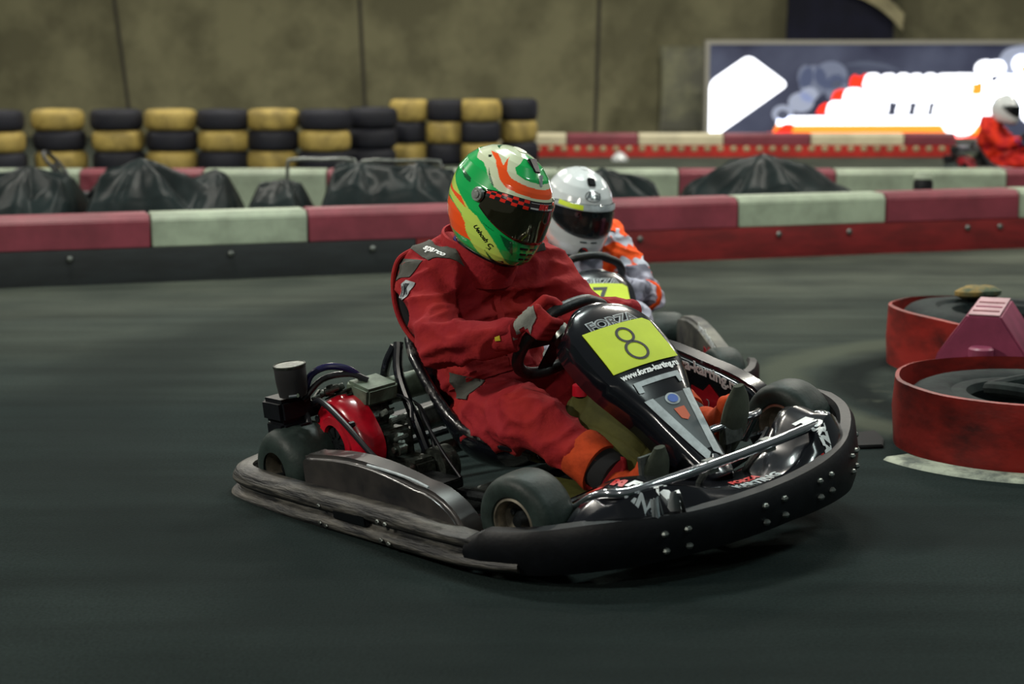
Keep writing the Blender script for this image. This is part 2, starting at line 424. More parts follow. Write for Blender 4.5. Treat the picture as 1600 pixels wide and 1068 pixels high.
# pale sheet leaning on the wall, dark opening, cream flap
s = MB(); r = []
for k in range(9):
    z = k * .165; r.append([V(2.12 + .05 * sin(z * 2) + q * .73, 26.15 + .14 * z + .02 * sin(q * 9 + z * 2), z) for q in [i / 10 for i in range(11)]])
s.loft(r, False, False, False)
o = s.build('plastic_sheet', M['pale_sheet'], smooth=True); tag(o, 'pale plastic sheet hung on the tarpaulin wall left of the lit sign', 'sheet')
o.modifiers.new('t', 'SOLIDIFY').thickness = .015
s = MB()
s.prism([(3.95, 1.25), (5.5, 1.3), (5.5, 3.4), (4.0, 3.4)], (0, .05, 0), (0, 26.2, 0)); o = s.build('door_1', M['navy'], smooth=False); o['kind'] = 'structure'
s = MB(); r = []
for k in range(7):
    t = k / 6; x = 4.75 + .85 * t; z = 2.05 - .1 * t - .42 * t * t
    r.append([V(x, 26.05 + .03 * sin(t * 7), z), V(x - .02, 26.02, z + .2 + .1 * sin(t * 5)), V(x + .02, 26.08, z + .24)])
s.loft(r); tag(s.build('cloth_flap', M['cream']), 'cream cloth flap hanging over the dark opening above the lit sign', 'cloth')

# lit advertising box
def emis(name, col, st): return mat(name, col, .6, emit=st)
E_ = {'bg': None, 'w': emis('lit white', '#f4f7ff', 2.6), 'o': emis('lit orange', '#ff8a2a', 1.35), 'r': emis('lit red', '#ff2d12', 1.15), 'g': emis('lit pale grey', '#98a0b6', .62), 'g2': emis('lit grey', '#6d758c', .5), 'g3': emis('lit mid grey', '#4f566b', .45)}
def sign_bg():
    m = bpy.data.materials.new('lit dark blue print'); m.use_nodes = True; nt = m.node_tree; N = nt.nodes; L = nt.links; b = N['Principled BSDF']
    b.inputs['Base Color'].default_value = (.01, .01, .02, 1)
    tc = N.new('ShaderNodeTexCoord'); n = N.new('ShaderNodeTexNoise'); n.inputs['Scale'].default_value = 1.1; n.inputs['Detail'].default_value = 3
    r = N.new('ShaderNodeValToRGB'); r.color_ramp.elements[0].position = .3; r.color_ramp.elements[1].position = .7
    r.color_ramp.elements[0].color = (*rgb('#1c2036'), 1); r.color_ramp.elements[1].color = (*rgb('#4d5366'), 1)
    L.new(tc.outputs['Object'], n.inputs[0]); L.new(n.outputs['Fac'], r.inputs[0]); L.new(r.outputs[0], b.inputs['Emission Color']); b.inputs['Emission Strength'].default_value = 1.0
    return m
E_['bg'] = sign_bg()
SY = 25.0
sign = empty('advertising_lightbox', (5.2, SY, 0)); tag(sign, 'long glowing advertising lightbox with white rhombus, white lettering and orange stripe', 'sign')
def SP(px, py): return ((px - 800) * .00889 - 5.2, 1.3 - (py - 75) * .00877)
M['alu_frame'] = mat('brushed sign frame', '#a8a69c', .5, .3)
s = MB(); x0, z1 = SP(1106, 70); x1, z0 = SP(1662, 214)
s.box(((x0 + x1) / 2, .1, (z0 + z1) / 2), (x1 - x0, .16, z1 - z0)); s.build('panel', E_['bg'], sign, smooth=False)
s = MB(); t_ = .06
s.box(((x0 + x1) / 2, .08, z1 + t_ / 2), (x1 - x0 + 2 * t_, .24, t_)); s.box(((x0 + x1) / 2, .08, z0 - t_ / 2), (x1 - x0 + 2 * t_, .24, t_ * .6))
for x in (x0 - t_ / 2, x1 + t_ / 2): s.box((x, .08, (z0 + z1) / 2), (t_, .24, z1 - z0))
s.build('frame', M['alu_frame'], sign, bevel=.008)
def round_poly(pts, r=.04, n=5):
    out = []; N_ = len(pts)
    for i in range(N_):
        p = Vector(pts[i]); a = Vector(pts[i - 1]); b = Vector(pts[(i + 1) % N_]); da = (a - p); db = (b - p); k = min(r, da.length / 2.1, db.length / 2.1)
        A_ = p + da.normalized() * k; B_ = p + db.normalized() * k
        for q in range(n + 1):
            t = q / n; out.append(tuple(A_ * (1 - t) ** 2 + p * 2 * t * (1 - t) + B_ * t * t))
    return out
def sig(name, px, m, layer=1, r=.03, group=None):
    q = MB(); q.prism(round_poly([SP(*p) for p in px], r), (0, -.006, 0), (0, .018 - layer * .004, 0)); return q.build(name, m, sign, smooth=False)
def blob(name, cx, cy, rx, ry, m, layer=1, n=24):
    q = MB(); x, z = SP(cx, cy); q.prism([(x + rx * .00889 * cos(2 * pi * k / n), z + ry * .00877 * sin(2 * pi * k / n)) for k in range(n)], (0, -.006, 0), (0, .018 - layer * .004, 0)); return q.build(name, m, sign, smooth=False)
sig('white_rhombus', [(1107, 128), (1167, 86), (1230, 132), (1118, 213), (1107, 213)], E_['w'], 3, .1)
# pale racing kart picture
for a in ((1268, 128, 22, 26), (1295, 118, 26, 22), (1304, 138, 18, 22), (1256, 120, 12, 18)): blob('kart_picture', *a, E_['g2'], 1)
for a in ((1250, 160, 20, 16), (1222, 178, 17, 14), (1262, 148, 14, 12)): blob('kart_picture', *a, E_['g'], 2)
blob('kart_picture', 1222, 180, 9, 8, E_['g3'], 3); blob('kart_picture', 1305, 132, 8, 6, E_['g3'], 3)
sig('swoosh', [(1310, 103), (1345, 95), (1380, 100), (1408, 112), (1375, 107), (1345, 103)], E_['g3'], 1, .1)
sig('swoosh', [(1552, 100), (1562, 78), (1590, 70), (1662, 70), (1662, 120), (1560, 118)], E_['g'], 1, .12)
sig('white_stripe', [(1215, 182), (1560, 180), (1560, 196), (1212, 196)], E_['w'], 2, .02)
sig('orange_stripe', [(1212, 196), (1542, 195), (1541, 213), (1205, 211)], E_['o'], 3, .02)
sig('red_edge', [(1200, 207), (1542, 211), (1542, 216), (1196, 213)], E_['r'], 4, .01)
sig('red_edge', [(1224, 193), (1240, 193), (1236, 210), (1206, 210)], E_['r'], 4, .04)
# over-bright lettering: rows of fat strokes with red initials
sig('red_initial', [(1324, 136), (1326, 122), (1332, 116), (1340, 121), (1350, 115), (1354, 120), (1348, 137)], E_['r'], 2, .03)
sig('red_initial', [(1296, 158), (1300, 144), (1310, 139), (1322, 141), (1316, 157)], E_['r'], 2, .03)
sig('red_initial', [(1273, 178), (1280, 165), (1290, 160), (1296, 164), (1292, 178)], E_['r'], 2, .03)
for y0, y1, xs in ((115, 138, [(1346, 1372), (1370, 1396), (1394, 1418), (1414, 1438), (1436, 1460), (1456, 1484), (1480, 1520)]),
                   (138, 160, [(1315, 1345), (1340, 1368), (1364, 1394), (1390, 1420), (1416, 1446), (1442, 1478)]),
                   (158, 180, [(1290, 1318), (1314, 1344), (1340, 1366), (1362, 1388), (1398, 1420), (1428, 1450), (1456, 1484)])):
    for k, (a, b) in enumerate(xs): sig('glowing_letter', [(a + 4, y0 + (k % 2)), (b, y0), (b - 3, y1), (a - 2, y1)], E_['w'], 3, .07)
for a in ((1535, 108, 17, 14), (1552, 106, 14, 12), (1530, 128, 14, 18), (1480, 140, 30, 25), (1530, 160, 38, 36), (1498, 186, 29, 29), (1570, 150, 26, 34), (1600, 140, 26, 38), (1590, 100, 14, 14), (1625, 160, 40, 40)): blob('glowing_letter', *a, E_['w'], 4)
for a in ([(1511, 127), (1518, 130), (1532, 126), (1532, 146), (1522, 149), (1512, 146), (1516, 137)], [(1563, 132), (1590, 130), (1587, 137), (1564, 138)], [(1584, 98), (1600, 106), (1612, 120), (1600, 128), (1592, 116)]): sig('orange_star', a, E_['o'], 6, .01)
sig('dark_accent', [(1488, 168), (1508, 180), (1504, 188), (1500, 182), (1487, 172)], E_['bg'], 6, .01)
sig('dark_accent', [(1390, 162), (1394, 162), (1390, 178), (1385, 179)], E_['bg'], 6, .01)
sig('dark_accent', [(1422, 162), (1426, 162), (1422, 178), (1419, 179)], E_['bg'], 6, .01)

# ---- barriers
M['b_red'] = mat('faded crimson plastic', '#78323e', .5, var=.22, vscale=2.5, bump=.04, bscale=18)
M['b_white'] = mat('dirty white plastic', '#919e8a', .5, var=.22, vscale=3, bump=.04, bscale=18)
M['b_cream'] = mat('cream plastic', '#c8c0a2', .5, var=.15, vscale=3)
M['belt_red'] = mat('red rubber belt', '#6c1618', .55, var=.3, vscale=3, bump=.05, stretch=(1, 1, 4))
M['belt_black'] = mat('black rubber belt', '#191f21', .6, var=.3, vscale=3, bump=.05, stretch=(1, 1, 4))
M['belt_tyre'] = mat('dirty red rubber band', '#86201a', .5, alt='#1e0c0b', vscale=2.6, stretch=(1, 1, 2.0), bump=.15, bscale=9, vlo=.42, vhi=.68, spec=.3)
A_ = V(-2.93, 10.18, 0); D_ = V(.9537, .3008, 0); BN = V(D_.y, -D_.x, 0)
def segment(root_name, x0, x1, m, label, cat, grp, z0, z1, z2, depth, belt=None):
    """hollow plastic beam with a chamfered top; coordinates along u"""
    o = MB(); g_ = .006
    prof = [(0, z0), (0, z1 - .035), (-.03, z1), (-depth + .02, z1), (-depth, z1 - .03), (-depth, z0)]
    r = []
    for u in (x0 + g_, x0 + g_ + .012, x1 - g_ - .012, x1 - g_):
        e = .985 if u in (x0 + g_, x1 - g_) else 1
        r.append([V(u, -p[0] + 0, z0 + (p[1] - z0) * e) for p in prof])
    o.loft(r); return o
def barrier_frame(o, org, d):
    o.location = org; o.rotation_euler = (0, 0, math.atan2(d.y, d.x))
us = [(-1.06, -.1, 'w'), (-.1, .86, 'r'), (.86, 1.79, 'w'), (1.79, 2.74, 'r'), (2.74, 3.72, 'w'), (3.72, 4.61, 'r'), (4.61, 5.68, 'w'), (5.68, 6.7, 'r'), (6.7, 7.7, 'w')]
nm = {0: 'dirty white barrier block at the far left end, mostly out of frame', 1: 'crimson barrier block at the left edge of the picture', 2: 'dirty white barrier block between two crimson ones on the left',
      3: 'crimson barrier block directly left of the green helmet', 4: 'dirty white barrier block hidden behind the two racing helmets', 5: 'crimson barrier block just right of the white helmet',
      6: 'dirty white barrier block between two crimson ones on the right', 7: 'crimson barrier block at the right edge of the picture', 8: 'dirty white barrier block beyond the right edge'}
for k, (u0, u1, c) in enumerate(us):
    if k in (0, 8): pass
    o = segment('', u0, u1, None, '', '', '', .205, .40, 0, .22).build('barrier_block', M['b_red' if c == 'r' else 'b_white'], bevel=.006)
    barrier_frame(o, A_, D_); tag(o, nm[k], 'barrier', 'red and white blocks of the near track barrier')
for (u0, u1, m, lab) in ((-1.2, 2.45, M['belt_black'], 'black rubber belt along the foot of the near barrier, left side'), (2.458, 7.8, M['belt_red'], 'red rubber belt along the foot of the near barrier, right side')):
    rt = empty('rubber_belt'); barrier_frame(rt, A_, D_); tag(rt, lab, 'belt', 'rubber belts on the near barrier')
    b = MB(); rr = []; n = int((u1 - u0) / .1)
    for i in range(n + 1):
        u = u0 + (u1 - u0) * i / n; y = .006 * noise.noise(V(u * 2, 0, 0)); rr.append([V(u, -.012 + y, 0), V(u, .2, 0), V(u, .2, .203), V(u, -.01 + y, .203), V(u, -.02 + y, .1)])
    b.loft(rr); b.build('belt', m, rt)
    for u in [q for q in (.39, 1.32, 2.18, 3.3, 3.92, 4.89, 5.4, 6.29, 6.54) if u0 < q < u1]:
        q = MB(); q.ball((u, -.024, .155), (.02, .012, .02), 10); q.build('bolt', M['steel'], rt)
def far_row(Y, segs, z0, z1, grp, labf, foot=None, tops=None):
    for i, (x0, x1, c) in enumerate(segs):
        o = segment('', x0 - x0, x1 - x0, None, '', '', '', z0, z1, 0, .22).build('barrier_block', {'r': M['b_red'], 'w': M['b_white'], 'c': M['b_cream']}[c], bevel=.006)
        o.location = (x0, Y, 0); tag(o, labf(i, c), 'barrier', grp)
cn = {'r': 'crimson', 'w': 'dirty white', 'c': 'cream'}
s2 = [(-6.4, -5.45, 'w'), (-5.45, -4.5, 'r'), (-4.5, -3.5, 'w'), (-3.5, -2.5, 'r'), (-2.5, -1.5, 'w'), (-1.5, -.55, 'r'), (-.55, .38, 'w'), (.38, 1.35, 'w'), (1.35, 2.62, 'r'), (2.62, 4.0, 'w'), (4.0, 5.0, 'r')]
l2 = ['behind the parked karts at the far left', 'behind the first covered kart on the left', 'above the left tarpaulin covers', 'left of the plain white one behind the covers', 'showing plainly between the tarpaulin covers', 'behind the chromed kart tubes', 'just left of the green helmet behind the covers',
      'seen between the two right hand covers', 'right of the big peaked cover', 'behind the black canister', 'behind the far orange driver']
far_row(14.5, s2, 0, .37, 'middle barrier behind the parked karts', lambda i, c: '%s block of the middle barrier, %s' % (cn[c], l2[i]))
s3 = [(-.25, .66, 'c'), (.66, 1.53, 'r'), (1.53, 2.56, 'c'), (2.56, 3.62, 'r'), (3.62, 4.75, 'c'), (4.75, 5.38, 'r')]
l3 = ['at its left end beside the tyre stacks', 'second from its left end', 'below the pale plastic sheet', 'below the white rhombus', 'below the glowing lettering', 'at its right end']
far_row(21.8, s3, .15, .29, 'farthest barrier in front of the lit sign', lambda i, c: '%s block of the farthest barrier, %s' % (cn[c], l3[i]))
rt = empty('rubber_belt', (-.25, 21.8, 0)); tag(rt, 'bright red belt with pale glint dots along the farthest barrier', 'belt')
M['belt_bright'] = mat('bright red belt', '#b3261c', .5, var=.2, vscale=3)
b = MB(); b.box((2.82, .1, .075), (5.64, .2, .15)); b.build('belt', M['belt_bright'], rt, bevel=.01)
for k in range(36):
    q = MB(); q.ball((.09 + k * .158, -.0, .105), (.04, .012, .035), 8); q.build('glint_dot', M['cream'], rt)  # pale dots modelled in place of reflections on the belt

# ---- tyre stacks along the wall
M['t_black'] = mat('dark painted tyre', '#0d101e', .7, var=.2, vscale=5)
M['t_yellow'] = mat('yellow painted tyre', '#a48f4c', .65, var=.35, vscale=4)
def tyre_mesh(R_, W, name, m, rin=.55):
    t = MB(); p = []
    for a in range(0, 13):
        an = -pi / 2 + pi * a / 12; p.append((R_ - W * .32 + W * .32 * cos(an), W / 2 * (1 if an > 0 else -1) * abs(sin(an)) ** .6))
    p = [(R_ * rin, -W * .36)] + [(R_ * (rin + .12), -W * .5)] + p + [(R_ * (rin + .12), W * .5), (R_ * rin, W * .36), (R_ * (rin + .04), 0)]
    t.lathe(p + [p[0]], seg=40); return t.build(name, m)
base_b = tyre_mesh(.285, .225, 'wall_tyre', M['t_black']); base_y = tyre_mesh(.285, .225, 'wall_tyre', M['t_yellow'])
first = {'b': base_b, 'y': base_y}; seen = {'b': 0, 'y': 0}
cols = [(-5.47, 19.2, 'byb', 1, 'leftmost'), (-4.9, 19.5, 'yby', 1, 'second'), (-4.27, 19.5, 'byb', 1, 'third'), (-3.69, 19.5, 'yby', 1, 'fourth'), (-3.13, 19.5, 'byb', 1, 'fifth'), (-2.6, 19.55, 'yby', 1, 'sixth'), (-2.03, 19.5, 'byb', 1, 'seventh'), (-1.56, 20.0, 'bbb', 1.0, 'all dark eighth'),
        (-1.18, 20.6, 'yby', .8, 'ninth'), (-.76, 20.6, 'byb', .8, 'tenth'), (-.36, 20.6, 'yby', .86, 'eleventh'), (.08, 20.9, 'byb', .8, 'last')]
for x, y, c, k, wd in cols:
    for i, ch in enumerate(reversed(c)):
        if seen[ch] == 0: o = first[ch]
        else: o = first[ch].copy(); COL.objects.link(o)
        seen[ch] = 1
        hgt = .222 if k == 1 else .245
        o.scale = (k, k, hgt / .222); o.location = (x + .012 * sin(i * 5 + x), y, hgt * (i + .5) + (.04 if k < 1 else 0) * 0); o.rotation_euler = (0, 0, x * 7)
        tag(o, '%s tyre, %s of the %s stack from the left along the wall' % ({'b': 'black', 'y': 'yellow painted'}[ch], ('bottom', 'middle', 'top')[i], wd), 'tyre', 'tyres stacked along the back wall')

# ---- right-hand tyre corner wrapped in red bands
M['pink'] = mat('faded magenta plastic', '#8c3c58', .42, var=.18, vscale=5, bump=.05, bscale=20)
M['pink_top'] = mat('dusty pink plastic', '#a8848a', .6, var=.2, vscale=8)
M['big_tyre'] = mat('dusty tyre', '#262e2d', .75, alt='#141a1c', vscale=6, bump=.1, spec=.15)
def band(name, c, r, h, label, dent=.02, a0=0, ph=0, top=lambda a: 0):
    q = MB(); n = 96; rings = []
    for i in range(n):
        a = 2 * pi * i / n; rr = r + dent * noise.noise(V(cos(a) * 1.6 + ph, sin(a) * 1.6, 0)) * 2
        pr = [(0, 0), (.012 * sin(a * 3), h * .5), (0, h + top(a)), (-.014, h + .003 + top(a)), (-.014, 0)]
        rings.append([V(cos(a) * (rr + p[0]), sin(a) * (rr + p[0]), p[1]) for p in pr])
    rings.append(rings[0]); q.loft(rings, True, False, False)
    o = q.build(name, M['belt_tyre'], loc=(*c, 0)); return tag(o, label, 'rubber band')
def big_tyre(name, loc, R_, W, label, rot=(0, 0, 0)):
    t = MB(); p = []
    for a in range(0, 11):
        an = -pi / 2 + pi * a / 10; p.append((R_ - W * .35 + W * .35 * cos(an), W / 2 * (1 if an > 0 else -1) * abs(sin(an)) ** .55))
    p = [(R_ * .5, -W * .3), (R_ * .52, -W * .46), (R_ * .66, -W * .5)] + p + [(R_ * .68, W * .5), (R_ * .64, W * .44), (R_ * .56, W * .46), (R_ * .52, W * .44), (R_ * .49, W * .3), (R_ * .54, 0), (R_ * .5, -W * .3)]
    t.lathe(p, seg=48); o = t.build(name, M['big_tyre'], loc=loc); o.rotation_euler = rot; return tag(o, label, 'tyre')
band('red_band', (1.80, 6.15), .475, .232, 'scuffed red rubber band round the nearest tyre at the right edge', ph=3)
big_tyre('corner_tyre', (1.82, 6.16, .10), .43, .19, 'dusty black tyre lying inside the nearest red band', (radians(1), 0, 0))
t = MB(); pts = [V(cos(a) * .15, sin(a) * .11 * 1.2, .012 * sin(a * 2)) for a in [2 * pi * k / 14 for k in range(14)]]
t.tube(pts, .026, 10, 3, True); o = t.build('rubber_hoop', M['big_tyre'], loc=(1.82, 6.13, .205)); tag(o, 'small twisted rubber hoop lying on the nearest corner tyre', 'rubber hoop')
band('red_band', (2.16, 7.72), .50, .225, 'scuffed red rubber band round the rear tyre at the right edge, behind the magenta block', ph=9, top=lambda a: .03 * cos(a - 3.1))
big_tyre('corner_tyre', (2.16, 7.74, .125), .455, .24, 'dusty black tyre lying inside the rear red band', (0, radians(2), 0))
t = MB()
for k in range(5): t.ball((.05 * sin(k * 2.1), .04 * cos(k * 1.7), .018), (.07, .05, .028), 10)
M['rag'] = mat('yellow brown rag', '#7a6432', .9, alt='#3c4a3a', vscale=12); tag(t.build('rag', M['rag'], loc=(2.10, 8.02, .262)), 'crumpled yellow brown rag on the rear corner tyre', 'rag')
blk = empty('barrier_wedge', (1.80, 6.76, 0), (0, 0, radians(-20))); tag(blk, 'faded magenta trapezoid plastic block standing between the two red bands', 'barrier')
q = MB(); pr = [(-.175, 0), (-.175, .2), (-.062, .365), (.062, .365), (.175, .2), (.175, 0)]
q.prism(pr, (0, .5, 0)); q.build('shell', M['pink'], blk, bevel=.008)
for k, m_ in ((.10, 'b_red'), (.22, 'pink'), (.34, 'b_red')):
    z = MB(); z.box((0, k, .367), (.1, .022, .008)); z.build('slot', M[m_], blk)
q = MB(); q.box((0, .25, .366), (.118, .492, .004)); q.build('worn_top', M['pink_top'], blk)
q = MB(); q.lathe([(0, .17), (.04, .17), (.048, .163), (.048, -.1), (0, -.1)], (-.0, -.045, .08), seg=24); q.build('peg', M['pink'], blk)
q = MB(); rr = []
for i in range(60):
    a = radians(203 + 117 * i / 59); rr.append([V(cos(a) * r_, sin(a) * r_, z_) for r_, z_ in ((.49, 0), (.49, .012), (.575, .010), (.59, 0))])
q.loft(rr); M['kerb_paint'] = mat('worn white kerb paint', '#a7ab98', .7, alt='#5d625a', vscale=9, bump=.1)
tag(q.build('white_kerb', M['kerb_paint'], loc=(1.80, 6.15, 0)), 'worn white painted kerb strip curving under the nearest red band', 'kerb')
q = MB(); q.prism([(-.09, -.10), (.03, -.08), (.055, .03), (.05, .16), (-.03, .12)], (0, 0, .014), (0, 0, 0), (1, 0, 0), (0, 1, 0)); o = q.build('rubber_mat', M['black_cloth'], bevel=.004, loc=(1.262, 6.17, 0)); tag(o, 'torn black rubber mat under the nearest red band', 'mat')

# ---- tarpaulin covers over the parked karts
M['cover'] = mat('dark green black tarpaulin', '#172021', .42, spec=.06, var=.35, vscale=3, bump=.12, bscale=14)
def cover(X, Y, lx, ly, yaw, peaks, seed, label):
    q = MB(); n, m_ = 72, 48; vs = []
    for j in range(m_ + 1):
        for i in range(n + 1):
            x = (i / n * 2 - 1) * lx; y = (j / m_ * 2 - 1) * ly; h = 0; 
            for (px, py, ph, sl) in peaks:
                d = math.hypot(x - px, y - py); a = math.atan2(y - py, x - px)
                h = max(h, ph - sl * d + (.09 * abs(sin(a * 3.2 + seed)) ** .6 + .03 * sin(a * 9 + seed * 2)) * min(1, d * 3))
            e = min(1, min(lx - abs(x), ly - abs(y)) / .12); h = max(h, .17 + .03 * noise.noise(V(x * 4, y * 4, seed)))
            h += .02 * noise.noise(V(x * 7, y * 7, seed)); h = h * (max(0, e) ** .5) + .012
            vs.append((x, y, h))
    q.add(vs, [(j * (n + 1) + i, j * (n + 1) + i + 1, (j + 1) * (n + 1) + i + 1, (j + 1) * (n + 1) + i) for j in range(m_) for i in range(n)])
    o = q.build('kart_cover', M['cover'], angle=60, loc=(X, Y, 0)); o.rotation_euler = (0, 0, yaw); o.modifiers.new('t', 'SOLIDIFY').thickness = .006
    tag(o, label, 'tarpaulin', 'dark tarpaulins over parked karts')
cover(-3.40, 12.55, .40, .62, 0, [(.0, .1, .52, .55), (.33, 0, .46, .6)], 1, 'dark tarpaulin over a parked kart at the far left of the row')
cover(-2.44, 12.62, .53, .60, 0, [(-.16, 0, .57, .62), (.34, .1, .48, .6)], 2.3, 'dark tarpaulin with a tall peak, second from the left')
cover(-1.63, 12.6, .25, .58, 0, [(0, 0, .42, .4)], 3.1, 'low sagging dark tarpaulin in front of the plain white barrier block')
cover(-.82, 12.6, .53, .60, 0, [(-.24, 0, .55, .45), (.16, 0, .54, .5)], 4.4, 'dark tarpaulin with two ridges left of the green helmet')
cover(.78, 12.7, .34, .55, 0, [(-.15, 0, .50, .55), (.25, .1, .40, .5)], 5.2, 'low dark tarpaulin just right of the white helmet')
cover(1.86, 12.85, .71, .62, 0, [(-.07, 0, .60, .58), (-.35, 0, .42, .5)], 6.6, 'large peaked dark tarpaulin right of the white helmet')
q = MB(); q.lathe([(0, 0), (.062, 0), (.07, .02), (.07, .12), (.055, .16), (.03, .17), (0, .17)], seg=20)
cn_ = empty('canister', (2.98, 13.0, .262)); tag(cn_, 'black canister with a pale cap behind the white barrier block on the right', 'canister')
q.build('body', M['black_plastic'], cn_); q = MB(); q.lathe([(0, .165), (.05, .165), (.062, .15), (.072, .15), (.068, .175), (.05, .2), (0, .205)], seg=20); q.build('cap', M['b_white'], cn_)
q = MB(); q.box((3.05, 13.02, .131), (.6, .4, .262)); tag(q.build('storage_crate', M['lilac'], bevel=.02), 'pale lilac crate under the black canister, behind the near barrier', 'crate')

# ------------------------------------------------------------------ go-kart
def wheel(parent, x, y, R_, W, side, steer=0):
    """side -1: outer face towards -y"""
    t = MB(); p = []
    for a in range(0, 13):
        an = -pi / 2 + pi * a / 12; p.append((R_ - W * .26 + W * .26 * cos(an), W / 2 * (1 if an > 0 else -1) * abs(sin(an)) ** .5))
    rim_r = .068 if R_ < .135 else .070
    p = [(rim_r, -W * .40), (rim_r + .006, -W * .47), (R_ - W * .34, -W * .5)] + p + [(R_ - W * .34, W * .5), (rim_r + .006, W * .47), (rim_r, W * .40), (rim_r, -W * .40)]
    t.lathe(p, axis='y', seg=56); o = t.build('wheel', M['tread'], parent, loc=(x, y, R_)); o.rotation_euler = (0, 0, steer)
    r = MB(); W2 = W * .43
    for s in (-1, 1):
        r.lathe([(rim_r - .001, s * W2 * .8), (rim_r + .004, s * W2), (rim_r - .004, s * (W2 + .003)), (rim_r - .010, s * W2 * .92), (rim_r - .014, s * W2 * .5), (.03, s * W2 * .28), (.022, s * W2 * .3)], axis='y', seg=40)
    rr = r.build('rim', M['rim'], o)
    h = MB(); h.lathe([(0, side * W2 * .75), (.016, side * W2 * .75), (.02, side * W2 * .6), (.03, side * W2 * .3)], axis='y', seg=16)
    for k in range(3):
        a = 2 * pi * k / 3 + .4; h.cyl((.034 * cos(a), side * W2 * .26, .034 * sin(a)), (.034 * cos(a), side * W2 * .5, .034 * sin(a)), .008, seg=6)
    h.build('hub', M['darkmetal'], o)
    return o
def fairing_ring(x, z, w_, d, nx_, nz_, n=14, crown=.02, flare=.0):
    """cross strip of the steering shield: front skin curving back into side walls; (nx_,nz_) outward normal"""
    pts = []
    for i in range(n + 1):
        u = -1 + 2 * i / n; a = abs(u)
        if a <= .82: y = u / .82 * w_ * .93; off = crown * (1 - (a / .82) ** 2)
        else: t = (a - .82) / .18; y = math.copysign(w_ * (.93 + .07 * sin(t * pi / 2)) + flare * t, u); off = -d * t ** 1.3
        pts.append(V(x + nx_ * off, y, z + nz_ * off))
    return pts
WP_C = V(.65, 0, .48); WE1 = V(0, 1, 0); WE2 = V(.64, 0, .77).normalized(); WN = WE1.cross(WE2)
def wheel_pt(u, v, h=0): return WP_C + WE1 * u + WE2 * v + WN * h
def make_kart(number, full=True, label='', steer=.12, colr=None):
    K = empty('go_kart'); tag(K, label, 'go-kart')
    B = M['black_plastic']; G = M['gloss_black']
    # chassis
    q = MB(); r = .015
    for s in (-1, 1):
        q.tube([(-.12, s * .30, .06), (.25, s * .31, .05), (.55, s * .30, .045), (.80, s * .24, .045), (1.10, s * .17, .05), (1.2, s * .15, .06)], r, 10, 5)
        q.tube([(1.05, s * .17, .05), (1.05, s * .38, .09), (1.05, s * .44, .13)], r, 10, 4)
        q.tube([(-.05, s * .62, .10), (.0, s * .34, .06), (.05, s * .30, .06)], .012, 8, 3); q.tube([(.30, s * .30, .05), (.30, s * .62, .09)], .012, 8); q.tube([(.78, s * .27, .05), (.78, s * .60, .08)], .012, 8)
    for x, w_ in ((-.12, .3), (.1, .31), (.62, .29), (1.2, .15)): q.tube([(x, -w_, .06), (x, w_, .06)], r, 10)
    q.build('frame', M['darkmetal'], K)
    q = MB(); q.prism([(.45, -.29), (.8, -.23), (1.2, -.15), (1.2, .15), (.8, .23), (.45, .29)], (0, 0, .004), (0, 0, .035), (1, 0, 0), (0, 1, 0)); q.build('floor_tray', M['steel'], K)
    q = MB(); q.cyl((0, -.56, .14), (0, .56, .14), .02); q.build('rear_axle', M['steel'], K)
    wheel(K, -.01, -.545, .129, .20, -1); wheel(K, -.01, .545, .129, .20, 1)
    wheel(K, 1.05, -.53, .13, .135, -1, steer); wheel(K, 1.05, .53, .13, .135, 1, steer)
    # wrap-round bumper rail (rear and flanks): plan path and ribbed outline
    half = [(-.275, 0), (-.275, .3), (-.27, .5), (-.245, .61), (-.19, .675), (-.10, .70), (.1, .708), (.35, .705), (.6, .70), (.8, .70), (.95, .695), (1.06, .675), (1.14, .645)]
    path = [(x, -y, 0) for x, y in reversed(half)] + [(x, y, 0) for x, y in half[1:]]
    path = [tuple(p) for p in cat_rom(path, 5)]
    def prof(t):
        e = abs(t - .5) * 2; h = .132 - .035 * max(0, (e - .72) / .28) ** .8
        return [(-.05, .045), (-.01, .028), (.014, .030), (.023, .040), (.022, .052), (.010, .062), (-.006, .068), (-.008, .078), (.006, .086), (.013, .096), (.010, .108), (-.004, h - .006), (-.02, h), (-.055, h - .004), (-.05, .09)]
    q = MB(); q.sweep(path, lambda t: [(-a_, b_) for a_, b_ in prof(t)])
    o = q.build('bumper_rail', M['scuffed'], K, angle=50)
    for s in (-1, 1):
        z = MB(); z.box((.47, s * .7035, .084), (.16, .022, .036)); z.build('recess', M['helmet_black'], o, bevel=.004)
        for bx, bz in ((.34, .050), (.37, .046), (.64, .050), (.675, .046), (.62, .098), (.655, .096), (.33, .097)):
            z = MB(); z.ball((bx, s * (.729 if bz < .08 else .720), bz), (.009, .005, .007), 8); z.build('bolt', M['steel'], o)
    # front spoiler
    half = [(1.455, 0), (1.445, .14), (1.415, .28), (1.365, .41), (1.29, .53), (1.19, .625), (1.06, .68), (.98, .695)]
    path = [(x, -y, 0) for x, y in reversed(half)] + [(x, y, 0) for x, y in half[1:]]
    path = [tuple(p) for p in cat_rom(path, 5)]
    def prof2(t):
        y = t * 2 - 1; left = max(0, y); e = abs(y)
        h = .135 + .015 * math.exp(-((e - .55) / .2) ** 2) + .06 * max(0, min(1, (left - .45) / .35)) - .03 * max(0, (-y - .86) / .14); lo = .022 - .03 * max(0, 1 - abs(left - .45) / .4) * (left > 0)
        return [(-.022, lo + .004), (.0, lo), (.008, lo + .02), (.016, .075), (.012, h - .02), (.0, h), (-.03, h + .004), (-.04, h - .012), (-.014, h - .03), (-.01, .06)]
    q = MB(); q.sweep(path, prof2); o = q.build('front_spoiler', B, K, angle=50)
    P_ = [Vector(p) for p in path]; Ls = [0]
